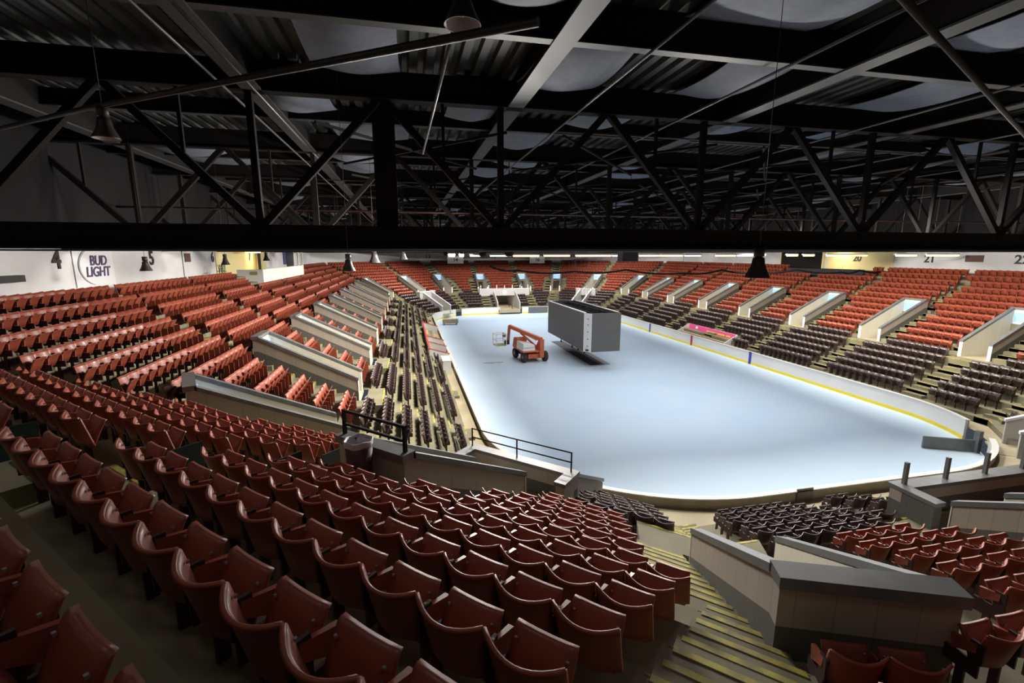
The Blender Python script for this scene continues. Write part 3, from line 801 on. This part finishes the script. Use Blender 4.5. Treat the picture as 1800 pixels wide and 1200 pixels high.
for i, (x, y) in enumerate(((-.7,-3.5),(-.5,-3.4),(.1,-3.4),(.6,-3.5),(-.7,.5),(-.3,.6),(.3,.6),(.6,.5),(-.7,3.2),(0,3.3),(.6,3.2))):
    mb = MB(); mb.tube([(x,y,H-.1),(x*.9,y,12.3)], .012, 5, cap=False); mb.build('hoist_cable', M['pipe'], t)

# ------------------------------------------------------------------ boom lift
t = empty('boom_lift', (-5.43, -3.75, 0), math.radians(7)); tag(t, 'orange boom lift with white hood parked on rink beside the scoreboard', 'boom lift')
for sx in (-1, 1):
    for y in (0, 2.2):
        mb = MB(); R = .47
        prof = [(.18,-.14),(.36,-.19),(.44,-.17),(R,-.11),(R,.11),(.44,.17),(.36,.19),(.18,.14)]
        mb.lathe(prof, n=22); o = mb.build('wheel', M['tire'], t); o.location = (sx*1.02, y, R); o.rotation_euler = (0, math.pi/2, 0)
        mb = MB(); mb.lathe([(0,-.17),(.12,-.17),(.2,-.13),(.2,.13),(.12,.17),(0,.17)], n=14); mb.build('hub', M['orange'], o)
mb = MB(); mb.box(-.72,.72,-.35,2.55,.38,.78); mb.box(-.95,.95,-.1,.1,.4,.56); mb.box(-.95,.95,2.1,2.3,.4,.56); mb.build('chassis', M['orange'], t)
mb = MB(); mb.lathe([(0,.78),(.5,.78),(.5,.98),(0,.98)], n=18); o = mb.build('turntable', M['black'], t); o.location = (0,1.1,0)
mb = MB(); mb.box(-1.25,.55,-.5,2.3,.98,1.12); mb.build('deck_plate', M['orange'], t)
mb = MB(); mb.hexa([(-1.25,-.45,1.12),(-.12,-.45,1.12),(-.12,1.3,1.12),(-1.25,1.3,1.12),(-1.22,-.38,1.78),(-.15,-.4,1.62),(-.15,1.3,1.62),(-1.22,1.3,1.8)]); mb.build('white_hood', M['white'], t)
mb = MB(); mb.box(-1.24,-.14,-.462,-.45,1.38,1.41); mb.build('hood_seam', M['cap'], t)
mb = MB(); mb.hexa([(-1.3,1.3,1.12),(-.1,1.3,1.12),(-.1,2.3,1.12),(-1.3,2.3,1.12),(-1.2,1.35,2.1),(-.3,1.35,2.1),(-.3,2.2,1.95),(-1.2,2.2,1.95)]); mb.build('engine_hood', M['orange'], t)
mb = MB(); mb.box(.28,.68,-.62,-.2,.5,2.1); mb.hexa([(.2,-.2,1.0),(.7,-.2,1.0),(.7,.5,1.0),(.2,.5,1.0),(.3,-.3,1.9),(.66,-.3,1.9),(.66,-.1,1.9),(.3,-.1,1.9)]); mb.build('tower', M['orange'], t)
mb = MB(); mb.bar((.5,-.42,2.08),(-1.5,2.6,2.95),.30,.32); mb.build('upper_boom', M['orange'], t)
mb = MB(); mb.bar((.42,.0,1.15),(-.75,1.6,2.45),.14,.16); mb.build('lower_boom', M['orange'], t)
mb = MB(); mb.bar((.3,.2,1.9),(-.7,1.5,2.5),.09); mb.build('lift_cylinder', M['silver'], t)
mb = MB(); mb.bar((-1.5,2.6,2.98),(-1.62,2.6,1.35),.2,.22); mb.build('jib', mat('faded_orange', (.42,.11,.05),.5), t)
mb = MB(); mb.box(-1.95,-1.55,2.4,2.8,1.25,1.65); mb.build('rotator', M['iron'], t)
b = empty('basket', (0,0,0)); b.parent = t
bb = MB()
x0, x1, y0, y1, z0, z1 = -2.95, -1.95, 2.1, 3.1, 1.25, 2.3
for x in (x0, x1):
    for y in (y0, y1): bb.box(x-.03,x+.03,y-.03,y+.03,z0,z1)
for z in (1.75, 2.3):
    bb.bar((x0,y0,z),(x1,y0,z),.05); bb.bar((x0,y1,z),(x1,y1,z),.05); bb.bar((x0,y0,z),(x0,y1,z),.05); bb.bar((x1,y0,z),(x1,y1,z),.05)
bb.build('basket_frame', M['white'], b)
mb = MB(); mb.box(x0,x1,y0,y1,z0-.05,z0+.03); mb.build('basket_floor', mat('basket_floor', (.42,.38,.16),.7), b)
mb = MB(); mb.box(-2.2,-2.0,2.2,2.6,2.0,2.32); mb.build('control_box', M['cap'], b)

# ------------------------------------------------------------------ roof
ZD = 14.95
mb = MB(); x = -34.; n = 0
vs = []
while x < 34:
    for dx, z in ((0, ZD), (.22, ZD), (.27, ZD+.14), (.42, ZD+.14), (.47, ZD)): vs += [(x+dx, -50, z), (x+dx, 50, z)]
    x += .47
fs = [(2*i, 2*i+1, 2*i+3, 2*i+2) for i in range(len(vs)//2-1)]
mb.add(vs, fs); tag(mb.build('ceiling', M['deck']), kind='structure')
# girders across the hall
def girder(y, zb, w_, dz, label):
    mb = MB(); mb.box(-34, 34, y-.04, y+.04, zb, ZD); mb.box(-34, 34, y-w_/2, y+w_/2, zb-.03, zb, [1,1,1,1,1,1]); 
    tag(mb.build('roof_girder', [M['black'], M['flange']]), label, 'girder', 'girders crossing under the roof deck')
ys = [-41.9, -37.5, -33.2, -24.4, -20.3, -16.2, -12.1, -8, -3.9, .2, 4.3, 8.4, 12.5, 16.6, 20.7, 24.8, 28.9, 33, 37.1, 41.2]
TR = [-28.5, -20.3, -12.1, -3.9, 4.3, 12.5, 20.7, 28.9, 37.1]
for i, y in enumerate([q for q in ys if q not in TR]):
    near = y < -30
    girder(y, 14.12 if near else 14.42, .26, 0, f'dark steel roof girder, {ordn(i+1)} from the camera end')
XB = [-27.9, -20.4, -12.95, -5.45, 2.05, 9.6, 17.1, 24.6]
for i, x in enumerate(XB):
    mb = MB(); mb.box(x-.04, x+.04, -46, 46, 14.1, ZD); mb.box(x-.25, x+.25, -46, 46, 14.05, 14.1, 1)
    tag(mb.build('roof_beam', [M['black'], M['flange']]), f'long grey bottomed roof beam running toward far end, {ordn(i+1)} from left', 'beam', 'long roof beams')
def make_truss():
    t = empty('roof_truss', (0,0,0)); zb0, zb1, zt0 = 9.80, 10.45, 13.75
    mb = MB(); mb.box(-32, 32, -.22, .22, zb1-.06, zb1); mb.box(-32, 32, -.05, .05, zb0, zb1); mb.box(-32, 32, -.22, .22, zb0, zb0+.06); mb.box(-32,32,-.27,-.22,zb0-.04,zb0+.02); mb.build('bottom_chord', M['truss'], t)
    mb = MB(); mb.box(-32, 32, -.05, .05, zt0+.33, zt0+1.1); mb.box(-32, 32, -.2, .2, zt0+.3, zt0+.36); mb.build('top_chord', M['truss'], t)
    P = 7.13; x = -16.97-2*P
    while x < 33:
        for a, b_ in ((x, x+P/2), (x+P, x+P/2)):
            mb = MB(); mb.bar((a,0,zt0+.4),(b_,0,zb1-.1),.20,.20); mb.build('diagonal', M['truss'], t)
        mb = MB(); mb.box(x+P/2-.09, x+P/2+.09, -.09, .09, zb1, zt0+.4); mb.build('vertical', M['truss'], t)
        mb = MB(); mb.bar((x+P/4,0,(zb1+zt0)/2+.2),(x+P/4-.0,0,zt0+.3),.09); mb.build('hanger', M['truss'], t)
        x += P
    return t
tr = make_truss()
for i, y in enumerate(TR):
    q = tr if i == 0 else copy_tree(tr)
    q.location = (0 if i == 0 else (i*1.9 % 3.4) - 1.7, y, 0)
    tag(q, 'huge dark roof truss crossing whole view nearest the camera' if i == 0 else f'dark roof truss, {ordn(i+1)} from the camera end', 'truss', 'roof trusses')
mb = MB(); mb.box(-17.15, -16.75, -28.2, -27.8, 10.4, 14.2); mb.box(-17.28, -16.62, -28.28, -28.22, 10.4, 14.2)
tag(mb.build('steel_column', M['truss']), 'thick dark steel post standing on the nearest truss', 'column')
# blankets sagging under the deck
def blanket(x0, x1, y0, y1, sag, seed):
    rnd = random.Random(seed); mb = MB(); nx, ny = 10, 8; vs = []
    ph = rnd.random()*6
    for j in range(ny+1):
        for i in range(nx+1):
            u, v = i/nx, j/ny
            s = sag*(4*v*(1-v))**.7*(.55+.45*math.sin(math.pi*u)) + .05*math.sin(9*u+ph)*(1-v)
            vs.append((x0+(x1-x0)*u+.10*math.sin(3*v+ph)*(u-.5), y0+(y1-y0)*v, 14.82-s))
    fs = [(j*(nx+1)+i, (j+1)*(nx+1)+i, (j+1)*(nx+1)+i+1, j*(nx+1)+i+1) for j in range(ny) for i in range(nx)]
    n = len(vs); fs2 = [tuple(reversed(f)) for f in fs]
    mb.add(vs, fs, 0, True); mb.add([(a, b, c_+.02) for a, b, c_ in vs], fs2, 0, True)
    o = mb.build('roof_blanket', M['cloth']); return o
yb = sorted(set(ys) | set(TR)); cnt = 0
LIST = {(-33.2, -28.5): [(-18.7,-16.4),(-13.0,-10.7),(-7.9,-5.8),(-1.2,1.4),(7.0,9.4)], (-37.5,-33.2): [(-19.4,-17.6),(-15.0,-13.2),(-10.2,-6.9),(-3.6,-1.2)], (-28.5,-24.4): [(-21,-18.6),(-14.9,-13.1),(-10.2,-8.0),(-5.1,-2.6),(1,3.6),(8,10.6)]}
for j, (a, b_) in enumerate(zip(yb, yb[1:])):
    if a < -38: continue
    xs = LIST.get((a, b_))
    if xs is None:
        rnd = random.Random(j); xs = []
        for xb in XB:
            xx = xb+.4+(rnd.random()*2.2 if rnd.random() < .5 else 0); xs.append((xx, xx+2.3+.8*rnd.random()))
            if rnd.random() < .25: xs.pop()
    for i, (x0, x1) in enumerate(xs):
        cnt += 1; o = blanket(x0, x1, a+.12, b_-.12, .28+.5*random.Random(cnt).random(), cnt)
        tag(o, f'pale sagging roof blanket, {ordn(i+1)} from left in the {ordn(j)} roof bay', 'blanket', 'blankets sagging under the roof deck')
# thin pipes and rods
def rod(name, pts, r, lab, m='pipe', grp='pipes and rods under the roof'):
    mb = MB(); mb.tube(pts, r, 6); tag(mb.build(name, M[m]), lab, 'pipe', grp)
for i, x in enumerate((-11.1, -7.6, -.8, 5.4, 12, -20.9)):
    rod('sprinkler_pipe', [(x,-40,13.9),(x,-27.2,13.9),(x,44 if x > -20 else 30,13.9)], .035, f'thin light pipe running toward the far end, {ordn(i+1)} of the long ones')
rod('cross_pipe', [(-11.1,-26.8,13.9),(12,-26.8,13.9)], .035, 'thin light pipe crossing just behind nearest truss')
rod('brace_rod', [(-15.0,-38.6,12.0),(-22.6,-32.07,12.5),(-29,-26,13)], .05, 'dark brace rod slanting across the upper left', 'lampout')
rod('brace_rod', [(-12.0,-39.6,12.4),(-1.6,-34.66,12.5),(8,-30,12.6)], .05, 'dark brace rod slanting across the upper right', 'lampout')
rod('conduit_rod', [(-18.98,-37.07,12.5),(-18.95,-26.58,12.5)], .025, 'thin light rod at upper left running toward the truss')
rod('conduit_rod', [(-15.62,-37.0,12.85),(-15.82,-28.6,12.6)], .03, 'thin light rod running from the high bay lamp to the truss')
rod('truss_pipe', [(-31,-28.9,9.72),(31,-28.9,9.70)], .03, 'thin pipe strapped along the bottom of nearest truss')
rod('truss_pipe', [(-31,-16.2,11.9),(31,-16.2,11.9)], .06, 'orange brown pipe crossing hall behind the nearest truss', 'brown')
mb = MB()
for y in (-24, -14, -4, 6, 16, 26):
    for x in (-16, -8, 0, 8, 16): mb.bar((x-3,y-3.5,13.6),(x+3,y+3.5,13.6),.08); mb.bar((x+3,y-3.5,13.6),(x-3,y+3.5,13.6),.08)
tag(mb.build('roof_bracing', M['truss']), 'crossed dark wind bracing between the roof trusses', 'bracing', kind='stuff')
# catwalks hung between the trusses
for i, y in enumerate((-8, 10)):
    t = empty('catwalk', (0, y, 0)); tag(t, ['dark catwalk with hanging tube lamps beyond the nearest truss', 'second dark catwalk farther down the hall'][i], 'catwalk')
    mb = MB(); mb.box(-28, 28, -.4, .4, 9.9, 9.98); mb.build('walk_deck', M['truss'], t)
    for s in (-.4, .4):
        mb = MB(); mb.box(-28, 28, s-.02, s+.02, 10.9, 10.95); mb.box(-28, 28, s-.02, s+.02, 10.4, 10.43)
        for k in range(29): mb.box(-28+2*k-.02, -28+2*k+.02, s-.02, s+.02, 9.98, 10.95)
        mb.build('hand_rail', M['pipe'], t)
    mb = MB()
    for k in range(9): mb.box(-28+7*k-.03, -28+7*k+.03, -.03, .03, 10, 14.5)
    mb.build('hangers', M['truss'], t)

# ------------------------------------------------------------------ lamps
def tube_lamp(x0, x1, y, z, on, lab):
    t = empty('tube_lamp', ((x0+x1)/2, y, z)); h = (x1-x0)/2
    mb = MB(); mb.hexa([(-h,-.14,.02),(h,-.14,.02),(h,.14,.02),(-h,.14,.02),(-h,-.05,.12),(h,-.05,.12),(h,.05,.12),(-h,.05,.12)]); mb.build('lamp_housing', M['silver'], t)
    mb = MB(); mb.tube([(-h+.04,-.05,-.03),(h-.04,-.05,-.03)], .075, 8); mb.build('lamp_tube', M['tube'] if on else M['tubeoff'], t)
    for x in (-h*.7, h*.7): mb = MB(); mb.tube([(x,0,.12),(x,0,.42 if y > -10 else 5.4)], .01, 5, cap=False); mb.build('hanger_wire', M['pipe'], t)
    tag(t, lab, 'lamp', 'tube lamps hanging under catwalk')
TL = [(-13.38,-12.83,1),(-12.57,-12.15,1),(-11.76,-10.89,0),(-10.23,-8.5,0),(-8.41,-6.28,1),(-5.95,-3.75,1),(-3.32,-.27,1),(-.22,.62,0),(2.18,4.0,1),(4.05,6.18,1),(6.3,7.89,0),(9.25,11.24,1),(11.35,14.2,0),(16.36,17.55,1),(18.09,19.3,1),(20.58,25.13,1)]
for i, (a, b_, on) in enumerate(TL): tube_lamp(a, b_, -8, 9.50, on, f'{"glowing" if on else "dim white"} tube lamp under the catwalk, {ordn(i+1)} from left')
for i, (a, b_, on) in enumerate(((21.5,23.6,1),(24.6,28,1))): tube_lamp(a, b_, -13.5, 9.52, on, f'glowing tube lamp near the right wall, {ordn(i+1)} from left')
def highbay(loc, r, stem, lab, m='lampout', bulb=True, cat='lamp'):
    t = empty('high_bay_lamp', loc)
    mb = MB(); mb.lathe([(.22*r,1.75*r),(.45*r,1.6*r),(.5*r,1.2*r),(.62*r,.8*r),(.95*r,.12*r),(r,0),(.96*r,0),(.88*r,.14*r),(.55*r,.75*r),(.3*r,1.1*r)], n=28); mb.build('lamp_shade', [M[m]], t)
    mb = MB(); mb.lathe([(.945*r,.02*r),(.86*r,.16*r),(.54*r,.74*r),(.3*r,1.0*r),(0,1.05*r)], n=28); mb.build('reflector', M['lampin'], t)
    mb = MB(); mb.lathe([(.0,2.5*r),(.4*r,2.5*r),(.42*r,1.75*r),(0,1.7*r)], n=16); mb.build('ballast', M[m], t)
    if bulb: mb = MB(); mb.lathe([(0,.35*r),(.12*r,.42*r),(.16*r,.6*r),(.08*r,.95*r)], n=12); mb.build('bulb', M['bag'], t)
    mb = MB(); mb.tube([(0,0,2.5*r),(0,0,max(stem,14.94)-loc[2])], .007, 5); mb.build('stem', M['lampout'], t)
    tag(t, lab, cat, 'high bay lamps')
highbay((-15.62,-37.2,12.50), .24, 14.1, 'unlit bell shaped high bay lamp at top centre of view')
highbay((-22.15,-32.43,11.86), .24, 14.9, 'unlit bell shaped high bay lamp at the upper left')
highbay((-18.1,-29.15,9.12), .20, 9.8, 'bell lamp hanging below the nearest truss on the left', 'globe')
highbay((-9.55,-35.6,9.15), .24, 12.5, 'dark bell lamp hanging in the right part of view', 'lampout')
highbay((-17.9,-20.4,9.20), .27, 10.2, 'grey bell lamp over left stand, larger of a pair', 'globe')
highbay((-16.6,-12.2,9.25), .27, 10.2, 'grey bell lamp over left stand, smaller of a pair', 'globe')
highbay((-27.3,-20.66,8.9), .24, 10.2, 'dark bell lamp in front of the number five on the left wall')
highbay((-26.61,-13.5,9.0), .24, 10.2, 'dark bell lamp right of the number six on left wall')
highbay((-26.33,-6.24,9.12), .24, 10.2, 'dark bell lamp before the yellow lit alcove on left')
def spot(loc, lab, r=.3):
    t = empty('hanging_spotlight', loc)
    mb = MB(); mb.lathe([(0,.6*r),(.7*r,.5*r),(r,0),(.85*r,-.6*r),(.5*r,-.9*r),(0,-.95*r)], n=16); mb.build('lamp_head', M['black'], t)
    mb = MB(); mb.bar((-r*1.1,0,0),(-r*1.1,0,.9*r),.04); mb.bar((r*1.1,0,0),(r*1.1,0,.9*r),.04); mb.bar((-r*1.1,0,.9*r),(r*1.1,0,.9*r),.04); mb.bar((0,0,.9*r),(0,0,14.94-loc[2]),.04); mb.build('yoke', M['black'], t)
    tag(t, lab, 'spotlight', 'black hanging spotlights')
spot((-11.05,-18.94,9.72), 'black spotlight below truss, largest and rightmost of the row', .27)
spot((-11.32,-11.57,9.66), 'black spotlight below truss, second from the right', .26)
spot((-11.9,-4.5,9.66), 'black spotlight below truss, third from the right', .25)
spot((-12.6,3.0,9.66), 'black spotlight below truss, leftmost of the row', .25)
mb = MB(); mb.box(-.5,.5,-.35,.35,-.55,.35); mb.box(-.01,.01,-.01,.01,.35,5.22); o = mb.build('hanging_speaker', M['black']); o.location = (-3.47,-17.5,9.72); tag(o, 'black speaker cabinet hanging below truss beside glowing tube lamps', 'speaker')
# swagged cable
pts = [(-10.24,8.7),(-8,8.35),(-3.34,8.23),(1.08,8.33),(6.29,8.01),(10,8.25),(13.5,8.09),(17.61,8.21),(22.58,7.95),(24.5,8.12),(27.75,8.05)]
mb = MB(); q = []
for (x0, z0), (x1, z1) in zip(pts, pts[1:]):
    for k in range(5): u = k/5; q.append((x0+(x1-x0)*u, -8, z0+(z1-z0)*u-.18*math.sin(math.pi*u)))
mb.tube(q, .085, 6, cap=False); o = mb.build('swagged_cable', M['black'])
tag(o, 'thick black cable swagged across the hall below the tube lamps', 'cable')
for i, x in enumerate((-3.34, 1.08, 6.3, 13.5, 22.6)):
    mb = MB(); mb.tube([(x,-8,8.1),(x,-8,9.9)], .012, 5, cap=False); mb.build('suspension_wire', M['pipe'], o)

# ------------------------------------------------------------------ wall signs and fittings
XL = EDGES[5]['a'].x - O_WALL - .3; XR = EDGES[1]['a'].x + O_WALL + .3; YF = EDGES[3]['a'].y + O_WALL + .3
def num(s, x, y, z, nrm, size, lab):
    o = text('section_number', s, size, (x, y, z), nrm, M['lampout'], None, .02); tag(o, lab, 'number', 'section numbers on the walls')
for s, y, sz in (('4',-21.0,1.05),('5',-13.6,1.05),('6',-5.0,1.0),('7',3.3,1.0)): num(s, XL+(.03 if s != '7' else .09), y, 9.35, (1,0,0), sz, f'black section number {s} painted on the left wall')
for s, y in (('21',-10.2),('22',-16.8),('20',-3.2)): num(s, XR-(.03 if s != '20' else .09), y, 9.15, (-1,0,0), .95, f'black section number {s} painted on the right wall')
for s, x in (('13',-12.4),('15',.1)): num(s, x, YF-.03, 9.05, (0,-1,0), 1.0, f'black section number {s} painted on the far wall')
for s, x in (('14',-7.6),('16',7.9)):
    t = empty('number_box', (x, 43.5, 8.6)); tag(t, f'white box hanging before the far wall with black number {"fourteen" if s == "14" else "sixteen"}', 'sign box')
    mb = MB(); mb.box(-1.45,1.45,-.2,.1,-.75,.7); mb.build('sign_board', M['white'], t)
    o = text('numeral', s, .9, (x, 43.27, 8.5), (0,-1,0), M['lampout'], None, .01); o.parent = t; o.matrix_parent_inverse = Matrix.Translation((-x, -43.5, -8.6))
    for dx in (-1.2, 1.2): mb = MB(); mb.box(dx-.012, dx+.012, -.012, .012, .75, 6.3); mb.build('hanger_rod', M['pipe'], t)
# banner
t = empty('wall_banner', (XL+.04, -18.6, 9.12)); tag(t, 'white banner with purple slanted lettering and a thin swoosh on left wall', 'banner')
def par(o, t): o.parent = t; o.matrix_parent_inverse = Matrix.Translation(-t.location)
mb = MB(); mb.box(-.02,.01,-1.45,1.35,-.95,.75); mb.build('banner_cloth', mat('banner_cloth', (.66,.66,.69), .7), t)
o = text('lettering', 'BUD', .62, (XL+.07, -18.4, 9.30), (1,0,0), M['navy'], None, .01, .15); par(o, t)
o = text('lettering', 'LIGHT', .62, (XL+.07, -18.5, 8.80), (1,0,0), M['navy'], None, .01, .15); par(o, t)
mb = MB(); P_ = []
for k in range(22):
    a = math.radians(75+k*8.5); P_.append((.04, .1+1.35*math.cos(a)*.95, -.05+.86*math.sin(a)))
for i, (a, b_) in enumerate(zip(P_, P_[1:])): mb.bar(a, b_, .015, .015+.075*math.sin(math.pi*(i+.5)/21), up=(0,1,0.01))
mb.build('swoosh', mat('pale_blue_ink', (.30,.31,.36), .6), t)
mb = MB(); mb.box(XL, XL+.25, -28, -23.1, 8.62, 8.86); tag(mb.build('wall_duct', M['flange']), 'grey duct running along the left wall at frame edge', 'duct')
mb = MB(); mb.box(XL+.01, XL+.05, -9.5, -8.7, 9.1, 9.65); tag(mb.build('wall_plaque', M['brown']), 'small brown plaque on left wall before the number six', 'plaque')
mb = MB(); mb.box(XR-.05, XR-.01, -14.3, -13.0, 8.95, 9.5); tag(mb.build('wall_plaque', M['brown']), 'brown plaque on right wall between numbers 21 and 22', 'plaque')
mb = MB(); mb.box(XL+.01, XL+.04, -9.86, -9.82, 7.9, 10.4); tag(mb.build('wall_conduit', M['cap']), 'thin vertical conduit on the left wall', 'conduit')
# camera platform and alcove on the left
t = empty('platform', (-28.2, 2.4, 7.5)); tag(t, 'white camera platform above the upper left seats', 'platform')
mb = MB(); mb.box(1.1, 1.2, -7.3, 7.3, -.9, .95); mb.build('front_parapet', M['white'], t)
mb = MB(); mb.box(-.6, 1.1, -7.3, -7.2, -.6, .95); o = mb.build('end_parapet', M['white'], t)
mb = MB(); mb.box(.3, .8, -7.33, -7.3, .55, .8); mb.build('wood_plate', M['wood'], o)
mb = MB(); mb.box(-2.2, 1.1, -7.2, 7.3, -.2, -.1); mb.build('deck', M['walk'], t)
for y in (3.4, 5.3, 7.2): mb = MB(); mb.box(1.05, 1.2, y-.1, y+.1, .95, 2.4); mb.build('post', M['white'], t)
mb = MB(); mb.box(1.1, 1.14, .6, 3.3, .95, 2.3); mb.build('window_pane', M['glass'], t)
mb = MB(); mb.box(XL+.01, XL+.06, -4.5, 8.5, 7.6, 10.4); tag(mb.build('wall_left', M['cream_wall']), kind='structure')
t = empty('door', (XL+.1, 5.8, 7.6)); tag(t, 'dark door in the yellow lit alcove on left', 'door')
mb = MB(); mb.box(0, .05, -.5, .5, 0, 2.1); mb.build('door_leaf', M['lampout'], t)
mb = MB(); mb.box(0,.08,-.6,-.5,0,2.2); mb.box(0,.08,.5,.6,0,2.2); mb.box(0,.08,-.6,.6,2.1,2.2); mb.build('door_frame', M['cream_wall'], t)
t = empty('folding_chairs', (-29.2, -6.6, 7.96)); tag(t, 'jumble of grey folding chairs leaning by the yellow alcove', 'chair stack')
rnd = random.Random(5)
for k in range(6):
    mb = MB(); a = Vector((rnd.uniform(-.1,.1)+.1*k-.3, rnd.uniform(-.8,.3), 0)); b_ = a+Vector((rnd.uniform(-.2,.2), rnd.uniform(-.3,.5), .9))
    mb.tube([a, b_], .02, 5); mb.tube([a+Vector((0,.4,0)), b_+Vector((0,.4,0))], .02, 5); mb.bar((a+b_*1)/2+Vector((0,.0,0)), (a+b_)/2+Vector((0,.4,0)), .3, .03); mb.build('folded_chair', M['cap'], t)
mb = MB(); mb.box(XL+.02, XL+.05, 15.5, 18.5, 8.4, 9.9); tag(mb.build('wall_poster', mat('indigo_poster', (.06,.05,.22), .6)), 'indigo poster on left wall beyond the white platform', 'poster')
for i, (y, h) in enumerate(((.2,.9),(2.3,.9))):
    t = empty('tube_lamp', (XL+1.0, y, 9.75)); tag(t, ['glowing alcove lamp on left wall, nearer one', 'glowing alcove lamp on left wall, farther one'][i], 'lamp')
    mb = MB(); mb.tube([(0,-h,0),(0,h,0)], .06, 8); mb.build('lamp_tube', M['tube'], t)
    mb = MB(); mb.box(-.1,.1,-h,h,.08,.16); mb.build('lamp_housing', M['silver'], t)
# right side: dark curtain, openings and lit alcove
t = empty('curtain', (26.6, -2, 6.9)); tag(t, 'dark curtain hung in front of the upper right seats', 'curtain')
mb = MB(); vs = []; n = 60
for i in range(n+1):
    y = -4.6+9.2*i/n; d = .06*math.sin(i*1.3); vs += [(d,y,0),(d,y,1.15)]
mb.add(vs, [(2*i,2*i+1,2*i+3,2*i+2) for i in range(n)]); v2 = [(x+.03,y,z) for x,y,z in vs]; mb.add(v2, [(2*i+2,2*i+3,2*i+1,2*i) for i in range(n)]); mb.build('drape', M['curtain'], t)
mb = MB(); mb.tube([(0,-4.7,1.17),(0,4.7,1.17)], .03); mb.build('curtain_rail', M['black'], t)
mb = MB(); mb.box(XR-.06, XR-.01, -7.0, .5, 7.6, 10.0); tag(mb.build('wall_right', M['cream_wall']), kind='structure')
t = empty('dark_opening', (XR-.08, 4.0, 7.96)); tag(t, 'dark concourse opening in the right wall', 'opening')
mb = MB(); mb.box(-.03, 0, -3.0, 3.0, 0, 2.1); mb.build('opening_void', M['black'], t)
mb = MB(); mb.box(-.1, 0, -3.2, -3.0, 0, 2.3); mb.box(-.1, 0, 3.0, 3.2, 0, 2.3); mb.box(-.1, 0, -3.2, 3.2, 2.1, 2.3); mb.build('opening_frame', M['cream_wall'], t)

# row letters on the green end plates beside the trash can stairs
E = EDGES[6]
for letter, r in zip('RPNLK', (11, 9, 7, 5, 3)):
    o0, o1, z = ROWS[r]; cand = [q for q in ALL if q[5] == 6 and q[6] == 0 and q[7] == r]
    if not cand: continue
    q = max(cand, key=lambda a: a[10]); p = E['a']+E['e']*(q[10]+.30)+E['n']*o0
    t = empty('row_plate', (p.x, p.y, z), rzT); tag(t, f'green seat end plate with yellow row letter {letter}', 'row plate', 'row letter plates')
    mb = MB(); mb.box(-.01, .01, .2, .66, 0, .56); mb.build('plate', M['green'], t)
    me = text_mesh(letter, .22, .004); me.materials.clear(); me.materials.append(M['kick']); o = D.objects.new('letter', me); COL.objects.link(o); o.parent = t
    o.matrix_local = Matrix.Translation((.016, .42, .38)) @ Matrix(((0,0,1),(1,0,0),(0,1,0))).to_4x4()
